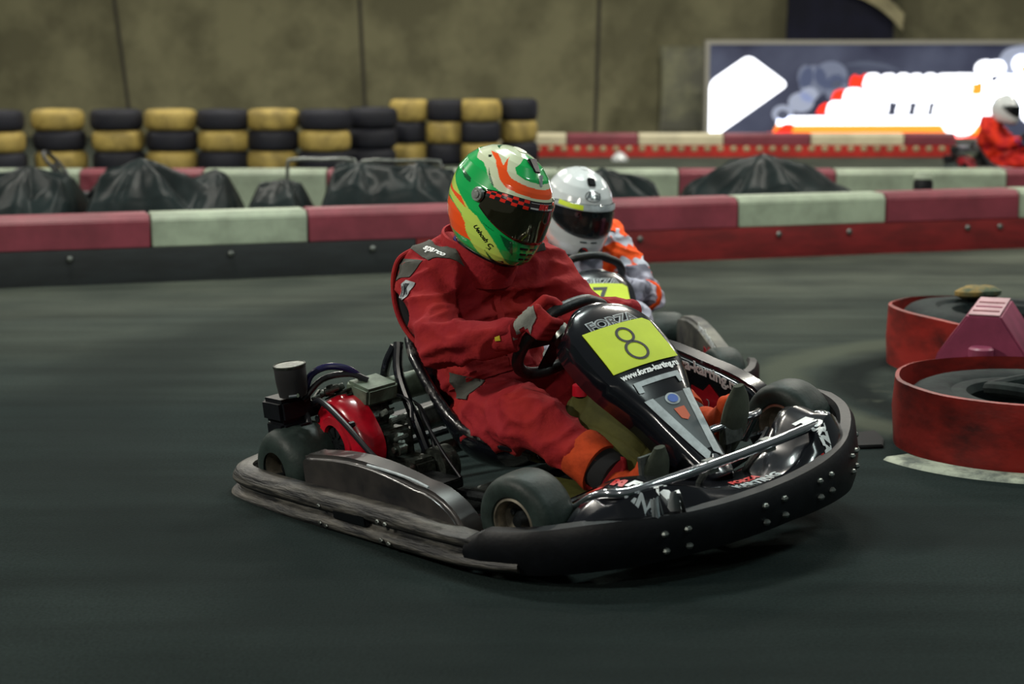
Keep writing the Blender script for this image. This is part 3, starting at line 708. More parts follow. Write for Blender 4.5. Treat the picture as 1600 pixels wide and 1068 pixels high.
    for i in range(1, len(P_)): Ls.append(Ls[-1] + (P_[i] - P_[i - 1]).length)
    def at(t):
        L_ = t * Ls[-1]; i = 1
        while i < len(Ls) - 1 and Ls[i] < L_: i += 1
        k = (L_ - Ls[i - 1]) / (Ls[i] - Ls[i - 1]); p = P_[i - 1].lerp(P_[i], k); tn = (P_[i] - P_[i - 1]).normalized(); return p, V(tn.y, -tn.x, 0)
    for t in (.30, .335, .47, .51, .60, .635, .73, .76, .85, .88):
        for zz in (.052, .098):
            p, nn = at(t); z = MB(); z.ball(p + nn * .014 + V(0, 0, zz), (.0115, .0115, .009), 8); z.build('rivet', M['steel'], o)
    # nose body: low apron with two rounded pontoons
    q = MB(); rings = []; n = 36
    for i in range(n + 1):
        y = -.56 + 1.12 * i / n; e = abs(y); xf = 1.455 - .55 * (e / .66) ** 2.6 * .42 - .02
        bul = math.exp(-((e - .37) / .12) ** 2) if y > 0 else .78 * math.exp(-((e - .34) / .20) ** 2); top = .125 + .115 * bul; xr = 1.20 - .04 * bul; 
        end = min(1, (.565 - e) / .05) ** .5 if e < .565 else 0; top = .09 + (top - .09) * end
        rings.append([V(xr, y, .06), V(xr - .005, y, top * .8), V(xr + .02, y, top - .008), V(xr + .06, y, top), V((xr + xf) / 2 + .01, y, top - .004 - .01 * bul), V(xf - .045, y, top * .94 + .004), V(xf - .02, y, top * .62 + .02), V(xf - .012, y, .08)])
    q.loft(rings, True); nose = q.build('nose_fairing', G, K, angle=60)
    tr = bvh(nose)
    def nose_text(s, body, size, m, x, y, yaw, nrm, bold=.002, sh=0):
        ex = V(cos(yaw), sin(yaw), 0); return text('lettering', body, size, m, nose, frame((x, y, .2), ex, nrm), bold=bold, shear=sh, onto=tr, lift=.002)
    yy = pi / 2
    nose_text(0, 'FORZA', .050, M['white_print'], 1.335, -.325, radians(16), (.0, -.1, 1), .004, .2)
    nose_text(0, 'KARTING', .040, M['silver_print'], 1.31, -.405, radians(20), (.0, -.25, 1), .002, .2)
    nose_text(0, 'M', .045, M['red_print'], 1.24, -.365, radians(20), (.0, -.1, 1), .004)
    nose_text(0, 'K', .045, M['red_print'], 1.205, -.425, radians(20), (.0, -.3, 1), .004)
    nose_text(0, 'KARTING', .044, M['silver_print'], 1.385, .03, radians(92), (.3, 0, 1), .002, .2)
    nose_text(0, 'FORZA', .034, M['red_print'], 1.335, .02, radians(90), (.15, 0, 1), .002, .2)
    if full:
        for wd, sz, m_, c3 in (('FORZA', .042, M['white_print'], (1.355, .315, .2)), ('M', .042, M['red_print'], (1.40, .27, .13)), ('K', .042, M['red_print'], (1.385, .345, .12))):
            e_x = V(.55, -.08, -.6) if len(wd) > 1 else V(.1, -1, -.1)
            text('lettering', wd, sz, m_, nose, frame(c3, e_x, (.75, .0, .65)), bold=.004, onto=tr, lift=.002)
    # chromed nudge bars
    for (x, z_, hw, r_) in ((1.33, .205, .43, .014), (1.14, .225, .34, .012)):
        q = MB()
        if x < 1.2: q.tube([(1.12, .02, .10), (1.135, .04, .19), (1.14, .07, .222), (1.15, .17, .23), (1.14, .29, .225), (1.10, .335, .21), (1.03, .35, .12)], r_, 14, 5)
        else: q.tube([(x - .22, -hw - .03, .12), (x - .10, -hw - .01, z_ - .01), (x - .02, -hw + .03, z_), (x + .01, -hw * .5, z_ + .005), (x + .015, 0, z_ + .005), (x + .01, hw * .5, z_ + .005), (x - .02, hw - .03, z_), (x - .10, hw + .01, z_ - .01), (x - .22, hw + .03, .12)], r_, 14, 5)
        q.build('nudge_bar', M['chrome'], K)
    for s in (-1, 1): q = MB(); q.tube([(1.22, s * .1, .06), (1.27, s * .1, .14), (1.325, s * .11, .20)], .010, 8, 3); q.box((1.335, s * .115, .205), (.03, .035, .035)); q.build('bar_bracket', M['steel'], K)
    # flank panels (rounded pontoons) with printing
    for s, x0, x1, h0, h1 in ((-1, .16, .93, .215, .20), (1, .10, .95, .31, .20)):
        q = MB(); out = [(x0, .06), (x0, h0 - .02), (x0 + .02, h0)]
        if s > 0: hk = 1 if full else .86; out = [(x0, .06), (x0 + .01, .28 * hk), (.14, .305 * hk)] + [(a, b * hk) for a, b in ((.3, .322), (.4, .318), (.5, .304), (.58, .287), (.66, .267), (.73, .252), (.80, .232), (.86, .208), (.905, .175), (.935, .13), (.945, .09), (.94, .055))]
        for k in (range(9) if s < 0 else ()): t = k / 8; out.append((x0 + .05 + (x1 - .26 - x0) * t, h0 + (.022 if s < 0 else .01) * sin(t * pi) + (h1 - h0) * t ** 1.6))
        for k in (range(1, 9) if s < 0 else ()): a = pi / 2 * (1 - k / 8); out.append((x1 - .21 + .21 * cos(a), .055 + (h1 - .055) * sin(a)))
        q.prism(out, (0, .085 * -s, 0), (0, s * .655, 0)); o = q.build('side_pod', M['dusty_black'] if full and s < 0 else (G if full else M['pale_pod']), K, bevel=.016, bseg=3, angle=50)
        if s > 0:
            def bend(p): 
                return V(p.x, p.y - .22 * p.x - .45 * p.x * p.x, p.z)
            text('lettering', 'forza-karting.ru', .050, M['white_print'], o, frame((.665, .567, .243), (1, 0, 0), (0, -1, .0)), bold=.0016, bend=bend)
            z = MB(); z.prism([(.60, .07), (.61, .19), (.66, .175), (.69, .20), (.73, .16), (.80, .145), (.86, .12), (.88, .07)], (0, -.003, 0), (0, .569, 0)); z.build('flame_print', M['engine_red'], o, smooth=False)
            for k in range(5):
                z = MB(); z.tube([(.62 + k * .05, .564, .09), (.635 + k * .05, .564, .13 + .01 * (k % 2)), (.625 + k * .05, .564, .165 - .015 * k)], .0016, 6, 3); z.build('flame_line', M['silver_print'], o)
        else:
            z = MB(); z.tube([(.52, -.66, .232), (.62, -.662, .23), (.72, -.66, .222), (.79, -.655, .207)], .004, 8, 3); z.build('edge_highlight', M['silver_print'], o)  # pale tube standing in for the highlight along the pod's top edge
    # floor-standing fuel tank between the legs
    q = MB(); rings = []
    for x, w_, zt in ((.69, .10, .20), (.71, .13, .31), (.76, .14, .35), (.90, .14, .35), (1.0, .13, .30), (1.06, .12, .24), (1.08, .09, .16)):
        rings.append([V(x, w_ * cos(a) * (1 if abs(cos(a)) < .8 else 1), .05 + (zt - .05) * (.5 + .5 * sin(a))) for a in [pi / 8 + k * pi / 4 for k in range(8)]])
    q.loft(rings); tk = q.build('fuel_tank', M['tank'], K, bevel=.012, bseg=3, angle=50)
    q = MB(); q.lathe([(0, .03), (.03, .03), (.034, .0), (0, 0)], (.78, -.05, .325), seg=16); q.build('fuel_cap', M['engine_red'], tk)
    q = MB(); q.prism([(.62, -.27), (.86, -.24), (1.0, -.22), (1.0, -.1), (.62, -.12)], (0, 0, .03), (0, 0, .05), (1, 0, 0), (0, 1, 0)); q.build('floor_pad', M['tank'], K, bevel=.006)
    # steering
    C_ = [(-.085, .118), (-.025, .136), (.03, .138), (.075, .118), (.125, .088), (.155, .03), (.155, -.05), (.115, -.125), (.03, -.158), (-.05, -.15), (-.11, -.115), (-.145, -.06), (-.148, .01), (-.125, .07)]
    sw = MB(); sw.tube([wheel_pt(u, v) for u, v in C_], .0185, 14, 5, True); swo = sw.build('steering_wheel', M['grip'], K)
    q = MB(); q.prism([wheel_pt(u, v) - WP_C for u, v in ((0, 0),)][:0] or [(-.15, -.02), (-.03, -.03), (-.03, -.15), (.03, -.15), (.035, -.03), (.15, -.02), (.15, .015), (-.15, .015)], WN * .006, wheel_pt(0, 0, -.003), WE1, WE2); q.build('spoke', M['darkmetal'], swo, bevel=.002)
    q = MB(); q.cyl(wheel_pt(0, 0, .015), wheel_pt(0, 0, -.02), .034); q.cyl(wheel_pt(0, 0, -.0), (1.0, 0, .14), .011)
    q.tube([(.80, -.06, .05), (.86, -.03, .20), (.82, 0, .30), (.86, .03, .20), (.80, .06, .05)], .009, 8, 4); q.build('steering_column', M['steel'], K)
    q = MB(); q.tube([(1.0, -.0, .13), (1.03, -.44, .12)], .008, 8); q.tube([(1.0, 0, .13), (1.03, .44, .12)], .008, 8); q.build('track_rod', M['chrome'], K)
    # shield
    st = [(.805, .572, .085), (.822, .566, .118), (.85, .548, .148), (.885, .520, .165), (.93, .480, .169), (.98, .436, .164), (1.02, .396, .149), (1.06, .352, .122), (1.10, .312, .10), (1.15, .262, .086), (1.20, .212, .072), (1.255, .160, .056), (1.275, .135, .045)]
    st = [tuple(p) for p in cat_rom(st, 3)]
    rings = []
    for i, (x, z, w_) in enumerate(st):
        a = st[max(0, i - 1)]; b = st[min(len(st) - 1, i + 1)]; t = V(b[0] - a[0], 0, b[1] - a[1]).normalized(); n_ = V(-t.z, 0, t.x)
        dd = .085 * min(1, (i + 1) / 5); rings.append(fairing_ring(x, z, w_, dd, n_.x, n_.z, crown=.012, flare=.006))
    q = MB(); q.loft(rings, False, False, False); sh = q.build('steering_shield', G, K, angle=48); md = sh.modifiers.new('t', 'SOLIDIFY'); md.thickness = .005; md.offset = -1
    tr = bvh(sh); sn = V(.66, 0, .75)
    z = MB(); z.tube([(.80, -.10, .50), (.795, -.07, .562), (.795, 0, .577), (.795, .07, .562), (.80, .10, .50)], .009, 8, 4); z.build('shield_lip', G, sh)
    fr = lambda x, y, zz: frame((x, y, zz), (0, 1, 0), sn)
    pl = patch('number_plate', [(-.128, -.078), (.128, -.078), (.128, .062), (.108, .078), (-.128, .078)], M['plate'], sh, fr(.945, 0, .475), tr, .003, 10, .002)
    # numeral
    def ringpoly(cx, cy, r1, r2, k=28):
        m_ = MB(); F_ = fr(.945, 0, .475); rings_ = []
        for i in range(k):
            a = 2 * pi * i / k; rings_.append([F_ @ V(cx + cos(a) * rr * 1.12, cy + sin(a) * rr, h_) for rr, h_ in ((r1, .0165), (r2, .0165), (r2, .0185), (r1, .0185))])
        nn = (F_.to_3x3() @ V(0, 0, 1)).normalized(); out = []
        for rg_ in rings_:
            o4 = []
            for p, lf in zip(rg_, (.0052, .0052, .0062, .0062)):
                h_ = tr.ray_cast(p + nn * .08, -nn, .25); o4.append((h_[0] if h_[0] is not None else p) + nn * lf)
            out.append(o4)
        out.append(out[0]); m_.loft(out, True, False, False); return m_
    if number == '8':
        for nm_, (cy, r2) in (('numeral_loop', (.033, .029)), ('numeral_loop', (-.026, .036))): ringpoly(.0, cy, r2 - .008, r2).build(nm_, M['ink'], pl, angle=30)
    else:
        text('numeral', number, .14, M['ink'], pl, fr(.955, 0, .487), bold=.002, wide=1.0, onto=tr, lift=.0065)
    text('lettering', 'FORZA', .046, M['silver_print'], sh, fr(.872, .0, .53), bold=.0035, wide=1.25, onto=tr, lift=.002)
    text('lettering', 'FORZA', .046, M['ink'], sh, fr(.872, .0, .53), bold=.000, wide=1.25, onto=tr, lift=.003)
    patch('orange_bar', [(-.09, -.003), (.09, -.003), (.09, .003), (-.09, .003)], M['orange_print'], sh, fr(.892, 0, .514), tr, .003, 6, .001)
    text('lettering', 'www.forza-karting.ru', .026, M['white_print'], sh, fr(1.012, 0, .405), bold=.0012, wide=1.0, onto=tr, lift=.003)
    n2 = V(.72, 0, .70); f2 = lambda x, zz: frame((x, 0, zz), (0, 1, 0), n2)
    patch('emblem_frame', [(-.088, .022), (.088, .022), (.088, -.012), (.07, -.014), (.068, .006), (-.068, .006), (-.07, -.014), (-.088, -.012)], M['silver_print'], sh, f2(1.045, .37), tr, .003, 8, .001)
    for s in (-1, 1): patch('emblem_stripe', [(s * .090, .098), (s * .060, .098), (s * .006, -.115), (s * .030, -.135)], M['silver_print'], sh, f2(1.14, .27), tr, .0035, 12, .001)
    patch('emblem_panel', [(-.062, .095), (.062, .095), (.012, -.10), (-.012, -.10)], M['grey_print'], sh, f2(1.14, .27), tr, .002, 12, .001)
    ov = [(.026 * cos(a), .02 * sin(a)) for a in [2 * pi * k / 20 for k in range(20)]]
    patch('round_emblem', ov, M['silver_print'], sh, f2(1.085, .325), tr, .004, 6, .001); patch('round_emblem', [(p[0] * .7, p[1] * .7) for p in ov], M['blue_print'], sh, f2(1.085, .325), tr, .006, 6, .001)
    patch('small_emblem', [(-.02, .015), (.02, .015), (.016, -.02), (0, -.03), (-.016, -.02)], M['orange_print'], sh, f2(1.118, .292), tr, .004, 6, .001)
    z = MB(); z.lathe([(0, .004), (.009, .004), (.011, 0)], (0, 0, 0), seg=12); o = z.build('shield_bolt', M['chrome'], sh, loc=(1.245, 0, .188)); o.rotation_euler = (0, radians(45), 0)
    # seat
    sp = [(.63, .125, .165, .05), (.58, .105, .185, .085), (.50, .075, .20, .12), (.42, .058, .205, .15), (.34, .058, .205, .17), (.27, .085, .205, .17), (.21, .15, .205, .16), (.17, .23, .205, .13), (.14, .32, .205, .09), (.115, .40, .20, .055), (.10, .46, .18, .03)]
    sp = [tuple(p) for p in cat_rom([V(a + .03, b, c + .004) for a, b, c, d in sp], 3)]; hh = [.05, .085, .12, .15, .17, .17, .16, .13, .09, .055, .03]
    def hgt(i): t = i / 3; k = min(int(t), 9); return hh[k] + (hh[k + 1] - hh[k]) * (t - k)
    rings = []; eL = []; eR = []
    for i, (x, z_, w_) in enumerate(sp):
        a = sp[max(0, i - 1)]; b = sp[min(len(sp) - 1, i + 1)]; t = V(b[0] - a[0], 0, b[1] - a[1]).normalized(); n_ = V(t.z, 0, -t.x); n_ = V(abs(t.z), 0, -t.x if t.x < 0 else -t.x)
        h = hgt(i); ring = []
        for k in range(17):
            u = -1 + k / 8; ring.append(V(x, 0, z_) + n_ * h * abs(u) ** 3.2 + V(0, math.copysign(w_ * min(1, abs(u) * 1.12) ** .9, u) + u * .015, 0))
        rings.append(ring); eL.append(ring[-1]); eR.append(ring[0])
    q = MB(); q.loft(rings, False, False, False); se = q.build('seat', M['gloss_black'], K, angle=60); md = se.modifiers.new('t', 'SOLIDIFY'); md.thickness = .006
    M['seat_edge'] = M.get('seat_edge') or mat('scuffed seat edge', '#121318', .3, alt='#8a8680', vscale=16, stretch=(1, 1, 1), bump=.2, bscale=60, vlo=.56, vhi=.72, det=8, coat=.3)
    q = MB(); rim_ = eR + list(reversed(rings[-1]))[1:0:-1][:0] + [p for p in rings[-1]][1:-1] + list(reversed(eL)) + list(reversed(rings[0][1:-1]))
    q.tube(rim_, .0165, 12, 0, True); q.build('seat_rim', M['seat_edge'], se)
    for s in (-1, 1):
        q = MB(); q.tube([(.10, s * .27, .06), (.07, s * .275, .22), (.10, s * .262, .38), (.125, s * .235, .45)], .014, 10, 4); q.build('seat_stay', M['gloss_black'], K)
        q = MB(); q.tube([(.30, s * .26, .06), (.24, s * .262, .20), (.16, s * .255, .36), (.135, s * .225, .46)], .016, 10, 4); q.build('seat_stay', M['gloss_black'], K)
    # ---- engine on the right behind the driver
    eng = empty('engine'); eng.parent = K
    q = MB(); q.box((.14, -.34, .15), (.20, .12, .15)); q.box((.10, -.35, .26), (.11, .11, .10), Matrix.Rotation(-.35, 3, 'Y')); q.box((.29, -.33, .10), (.12, .09, .08)); q.cyl((.27, -.39, .17), (.27, -.34, .17), .022); q.cyl((.33, -.40, .12), (.33, -.36, .12), .018); q.build('crankcase', M['alu'], eng, bevel=.012, bseg=2)
    q = MB()
    for k in range(7): q.box((.07 - .012 * k * .2, -.355, .235 + k * .016), (.17 - .006 * k, .15, .005), Matrix.Rotation(-.35, 3, 'Y'))
    q.build('cooling_fin', M['alu'], eng, bevel=.001)
    q = MB(); prf = [(0, 0), (.05, 0), (.10, -.006), (.128, -.03), (.132, -.07), (.132, -.10)]
    q.lathe([(a, b) for a, b in prf], (0, 0, 0), seg=40, axis='y', rot=None)
    out = [(.02, .055), (.05, .30), (-.03, .335), (-.045, .29), (-.035, .16)]
    q2 = MB(); ring0 = []; N_ = 30
    def cowl(k, sc):
        a = 2 * pi * k / N_; r_ = .105 + .03 * max(0, cos(a - 1.75)) ** 3 + .018 * max(0, cos(a + .5)) ** 3; return (.115 + r_ * cos(a) * sc * 1.15, .200 + r_ * sin(a) * sc)
    rings = []
    for sc, yy_ in ((1.0, -.40), (1.02, -.43), (.99, -.465), (.9, -.485), (.62, -.492), (.60, -.498), (.42, -.498), (.40, -.485)):
        rings.append([V(cowl(k, sc)[0], yy_, cowl(k, sc)[1]) for k in range(N_)])
    q2.loft(rings, True, True, False); cw = q2.build('fan_housing', M['engine_red'], eng, angle=50)
    q = MB(); q.lathe([(0, .0), (.045, 0), (.05, .006)], (.115, -.489, .200), axis='y', seg=24); 
    for k in range(8): a = 2 * pi * k / 8; q.box((.115 + .032 * cos(a), -.491, .200 + .032 * sin(a)), (.028, .004, .006), Matrix.Rotation(-a, 3, 'Y'))
    q.build('pull_starter', M['darkmetal'], cw)
    for bx, bz in ((.215, .15), (.03, .265), (.20, .265), (.03, .125)):
        q = MB(); q.cyl((bx, -.475, bz), (bx, -.493, bz), .011, seg=8); q.build('housing_bolt', M['darkmetal'], cw)
    q = MB(); q.prism([(-.035, .09), (-.018, .09), (-.036, .22), (-.05, .22)], (0, -.004, 0), (0, -.45, 0)); q.build('sticker', M['white_print'], cw, smooth=False)
    q = MB(); q.prism([(-.02, 0), (.10, 0), (.115, .055), (.0, .075)], (0, .12, 0), (.09, -.41, .30)); q.build('petrol_tank', M['green_steel'], eng, bevel=.008)
    q = MB(); q.cyl((.12, -.29, .315), (.17, .04, .325), .042, seg=24); q.cyl((.11, -.30, .315), (.12, -.29, .315), .03); q.build('silencer', M['green_steel'], eng, bevel=.004)
    q = MB(); q.cyl((.15, -.26, .20), (.17, -.12, .21), .036, seg=24); q.cyl((.17, -.12, .21), (.175, -.02, .215), .046, seg=24); q.cyl((.175, -.05, .255), (.18, -.02, .26), .02); q.cyl((.15, -.28, .20), (.15, -.26, .20), .03); q.build('starter_motor', M['steel'], eng, bevel=.003)
    q = MB(); q.cyl((.24, -.25, .12), (.25, -.10, .12), .022); q.cyl((.30, -.28, .10), (.30, -.24, .10), .03); q.lathe([(.02, -.03), (.06, -.03), (.06, .03), (.02, .03)], (.33, -.26, .10), axis='y', seg=24); q.build('clutch', M['alu'], eng)
    q = MB()
    for k, (a, b, c) in enumerate(((.02, -.44, .335), (.045, -.42, .345), (-.01, -.455, .32), (.06, -.45, .35), (.0, -.43, .29), (.24, -.34, .25), (.27, -.36, .20), (.14, -.32, .30), (.18, -.34, .26))):
        if k == 5: q.build('carburettor_linkage', M['alu'], eng, bevel=.002); q = MB()
        R3 = Matrix.Rotation(k * .7, 3, 'Y') @ Matrix.Rotation(k * 1.1, 3, 'Z'); q.box((a, b, c), (.034 + .008 * (k % 3), .024, .018), R3); q.cyl((a, b - .022, c), (a + .015, b + .022, c + .008), .008 + .003 * (k % 2), seg=10)
    q.build('engine_fitting', M['alu'], eng, bevel=.002)
    q = MB(); q.box((-.055, -.54, .305), (.115, .12, .075)); q.box((-.05, -.55, .225), (.10, .10, .10)); q.box((.01, -.53, .235), (.05, .06, .05)); q.box((-.03, -.47, .29), (.06, .08, .05)); ab = q.build('air_box', B, eng, bevel=.012)
    q = MB(); q.lathe([(0, 0), (.040, 0), (.042, .02), (.045, .05), (.046, .10), (.044, .104), (0, .106)], (0, 0, 0), seg=28); af = q.build('air_filter', M['black_cloth'], eng, loc=(.005, -.55, .352)); af.scale = (1.08, 1.08, .92)
    q = MB(); q.lathe([(.037, 0), (.040, 0), (.040, .014), (.037, .014)], (0, 0, .002), seg=28); q.cyl((.03, -.03, .008), (.055, -.02, .012), .007, seg=8); q.build('hose_clamp', M['chrome'], af)
    q = MB(); q.lathe([(0, .106), (.043, .106), (.0435, .108), (.047, .107), (.048, .103), (.0465, .098)], seg=28); q.build('filter_cap', M['alu'], af)
    for pts, r_, m_ in (([(.0, -.51, .33), (.02, -.49, .40), (.06, -.45, .425), (.10, -.40, .41), (.125, -.36, .365)], .011, M['blue_hose']), ([(.01, -.52, .33), (.04, -.46, .385), (.10, -.40, .395), (.14, -.36, .37)], .010, M['hose']),
                       ([(.03, -.50, .315), (.10, -.515, .335), (.20, -.51, .28), (.32, -.50, .19), (.42, -.48, .12), (.46, -.45, .08)], .009, M['hose']), ([(-.02, -.50, .30), (.02, -.515, .24), (.05, -.52, .17), (.08, -.50, .11)], .011, M['hose']),
                       ([(.22, -.24, .27), (.30, -.27, .22), (.40, -.30, .16), (.50, -.32, .10)], .005, M['hose']), ([(.05, -.35, .36), (.12, -.33, .33), (.22, -.28, .30), (.26, -.30, .24)], .005, M['hose']), ([(.0, -.3, .2), (.1, -.28, .28), (.2, -.22, .26), (.3, -.25, .12)], .006, M['hose'])):
        q = MB(); q.tube(pts, r_, 10, 5); q.build('hose', m_, eng)
    q = MB(); q.box((.42, -.36, .085), (.16, .1, .03)); q.box((.5, -.42, .06), (.1, .05, .03)); q.cyl((.37, -.47, .11), (.37, -.49, .11), .028, seg=12); q.box((.34, -.52, .07), (.10, .06, .06)); q.build('engine_mount', M['darkmetal'], eng, bevel=.004)
    q = MB(); q.box((.72, -.36, .075), (.10, .03, .02)); q.build('brake_lever', M['engine_red'], K, bevel=.004)
    for s in (-1, 1): q = MB(); q.tube([(1.02, s * .14, .05), (1.12, s * .16, .10), (1.15, s * .17, .22)], .007, 8, 3); q.box((1.155, s * .17, .20), (.012, .07, .05)); q.build('pedal', M['steel'], K)
    return K

K1 = make_kart('8', True, 'black rental go-kart with yellow plate number 8, cornering in the foreground')
POSE1 = ((-.224, 5.787, .032), (radians(6.1), radians(-2.19), radians(-49.6)))
K1.location, K1.rotation_euler = POSE1

# ------------------------------------------------------------------ racing helmet
HZ = [(-.152, .118, -.075, .080), (-.142, .140, -.090, .092), (-.125, .152, -.110, .104), (-.10, .157, -.130, .115), (-.07, .157, -.146, .123), (-.035, .155, -.155, .127), (0, .152, -.158, .127),
      (.035, .145, -.155, .122), (.07, .128, -.142, .110), (.10, .104, -.118, .091), (.122, .076, -.088, .067), (.136, .045, -.054, .040), (.1425, .018, -.024, .017)]
def hz(z):
    if z <= HZ[0][0]: return HZ[0][1:]
    for a, b in zip(HZ, HZ[1:]):
        if z <= b[0]:
            t = (z - a[0]) / (b[0] - a[0]); return tuple(a[k] + (b[k] - a[k]) * t for k in (1, 2, 3))
    return HZ[-1][1:]
def hpt(a, z, off=0.0):
    xf, xb, w_ = hz(z); w_ *= .955; n_ = 2 / 2.25; c, s = cos(a), sin(a)
    x = (xf if c > 0 else -xb) * math.copysign(abs(c) ** n_, c); y = w_ * math.copysign(abs(s) ** n_, s)
    L_ = math.hypot(x, y) + 1e-6
    return V(x * (1 + off / L_), y * (1 + off / L_), z + (off if z > .1 else 0) * .6)
def shell_patch(mb, amax, zt, zb, off, na=60, nz=14, thick=.002):
    g = [[hpt(amax * (2 * i / na - 1), zb(abs(2 * i / na - 1)) + (zt(abs(2 * i / na - 1)) - zb(abs(2 * i / na - 1))) * j / nz, off) for j in range(nz + 1)] for i in range(na + 1)]
    vs = [p for r in g for p in r]; mb.add(vs, [(i * (nz + 1) + j, i * (nz + 1) + j + 1, (i + 1) * (nz + 1) + j + 1, (i + 1) * (nz + 1) + j) for i in range(na) for j in range(nz)])
def make_helmet(parent, name, m, visor_m, k, loc, rot, paintfn=None, fine=(200, 130)):
    na, nz = fine; q = MB(); vs = []; zs = []
    for j in range(nz + 1):
        t = j / nz; zs.append(-.152 + (.1445 + .152) * (1 - (1 - t) ** 1.35))
    for j in range(nz + 1):
        for i in range(na): vs.append(hpt(2 * pi * i / na, zs[j]) if j < nz else V(0, 0, .1445))
    fs = []
    for j in range(nz):
        for i in range(na):
            a = ((i + .5) / na * 360 + 180) % 360 - 180
            e_ = abs(a) / 79; zc = (zs[j] + zs[j + 1]) / 2
            if abs(a) < 68 and -.068 + .052 * e_ ** 2.2 + .009 < zc < .053 - .018 * e_ ** 4 - .009: continue
            i2 = (i + 1) % na; fs.append((j * na + i, j * na + i2, (j + 1) * na + i2, (j + 1) * na + i))
    q.add(vs, fs)
    h = q.build(name, m, parent, angle=60, merge=True)
    if paintfn: paint(h, paintfn)
    h.location = loc; h.rotation_euler = rot; h.scale = (k, k, k)
    q = MB(); rg = []   # rolled neck rim and lining
    for a in range(60):
        an = 2 * pi * a / 60; p = hpt(an, -.152); d = V(p.x, p.y, 0).normalized(); rg.append([p + d * .002, p + V(0, 0, -.006), p - d * .014 + V(0, 0, -.006), p - d * .02 + V(0, 0, .03), p - d * .006 + V(0, 0, .02)])
    rg.append(rg[0]); q.loft(rg, True, False, False); q.build('neck_rim', M['helmet_black'], h)
    q = MB(); shell_patch(q, radians(79), lambda e: .053 - .018 * e ** 4, lambda e: -.068 + .052 * e ** 2.2, .0045)
    v = q.build('visor', visor_m, h, angle=60); v.modifiers.new('t', 'SOLIDIFY').thickness = .002
    q = MB()
    for s in (-1, 1):
        c = hpt(s * radians(84), .012, .003); q = MB(); d = V(c.x * .2, c.y, 0).normalized(); q.cyl(c - d * .004, c + d * .006, .019, .016, 20); q.cyl(c + d * .006, c + d * .009, .009, .007, 12)
        q.build('visor_pivot', M['steel'] if name == 'x' else M['helmet_black'], h)
    return h, v
def driver(name, label, J, suit, helm, k_h, hloc, hrot, boot=None, glove=None, colr=None, group=None):
    root = empty(name); tag(root, label, 'person')
    b = MB(); g = J
    b.capsule(g['pel'] + V(0, -.07, 0), g['pel'] + V(0, .07, 0), .125); b.capsule(g['wai'] + V(0, -.065, 0), g['wai'] + V(0, .065, 0), .125)
    b.capsule(g['pel'], g['che'], .12); b.capsule(g['che'] + V(-.01, -.085, 0), g['che'] + V(.01, .085, 0), .128)
    sm = (g['shR'] + g['shL']) / 2; b.capsule(g['shR'].lerp(sm, .35), g['shL'].lerp(sm, .35), .112); b.capsule(g['shR'], sm + V(0, 0, .055), .078, .07); b.capsule(g['shL'], sm + V(0, 0, .055), .078, .07)
    b.capsule(sm + V(0, 0, .03), g['neck'], .075, .055); b.capsule(g['shR'] + V(-.02, .03, .045), sm + V(-.05, -.06, .07), .068, .07); b.capsule(g['shL'] + V(-.04, .0, .045), sm + V(-.05, .06, .07), .068, .07)
    for s in 'RL':
        b.capsule(g['sh' + s], g['el' + s], .084, .068); b.capsule(g['el' + s], g['wr' + s], .070, .052)
        b.capsule(g['hip' + s], g['kn' + s], .115, .09); b.capsule(g['kn' + s], g['an' + s], .086, .054)
    def wr(co, n_):
        a = noise.noise(V(co.x * 9, co.y * 9, co.z * 15)); c = noise.noise(V(co.x * 20, co.y * 20, co.z * 24) + V(5, 5, 5)); d = noise.noise(V(co.x * 5, co.y * 5, co.z * 6) + V(9, 1, 2))
        e = noise.noise(V(co.x * 5 + co.z * 5, co.y * 6, co.z * 11 - co.x * 3) + V(3, 7, 1))
        return .013 * max(0, 1 - 2.2 * abs(a)) ** 2 + .013 * max(0, 1 - 3 * abs(e)) ** 2 + .004 * c + .006 * d - .007
    o = skin('body', b, suit, root, .009, 5, wr)
    if isinstance(suit, (list, tuple)):
        for p in o.data.polygons: p.material_index = colr(p.center)
    return root, o
def hand(root, c, t, o_, w_, wrist, m, side=1, patch_m=None, sc=1.0):
    """fist closed round a rim point c; t rim tangent (towards index), o_ outward, w_ away from the driver"""
    q = MB(); t, o_, w_ = t.normalized(), o_.normalized(), w_.normalized()
    def pp(i, ang, r): return c + t * i + (o_ * cos(radians(ang)) + w_ * sin(radians(ang))) * r * sc
    for i in range(4):
        off = (1.5 - i) * .0190 * sc; L_ = (1, 1.06, 1.0, .86)[i]
        k0 = pp(off, -18, .047); k1 = pp(off * .97, 48, .040); k2 = pp(off * .95, 118, .036); k3 = pp(off * .93, 118 + 62 * L_, .033)
        q.capsule(wrist + t * off * .45, k0, .019 * sc, .0145 * sc); q.capsule(k0, k1, .0125 * sc, .0115 * sc, 12); q.capsule(k1, k2, .0115 * sc, .0105 * sc, 12); q.capsule(k2, k3, .0105 * sc, .009 * sc, 12)
    th0 = wrist.lerp(pp(.03, -70, .04), .45); th1 = pp(.045 * sc, -85, .036); th2 = pp(.052 * sc, -130, .030); th3 = pp(.054 * sc, -172, .029)
    q.capsule(th0, th1, .018 * sc, .0145 * sc, 12); q.capsule(th1, th2, .0135 * sc, .012 * sc, 12); q.capsule(th2, th3, .012 * sc, .010 * sc, 12)
    d = (wrist - c).normalized(); q.capsule(wrist, wrist + d * .035, .034, .036)
    g = skin('glove', q, m, root, .0042, 3)
    if patch_m:
        nrm = V(.25, -.9, .42).normalized(); ex = (c - wrist).normalized()
        mid = wrist.lerp(pp(0, -18, .047), .72)
        return g, frame(mid, ex, nrm)
    return g, None
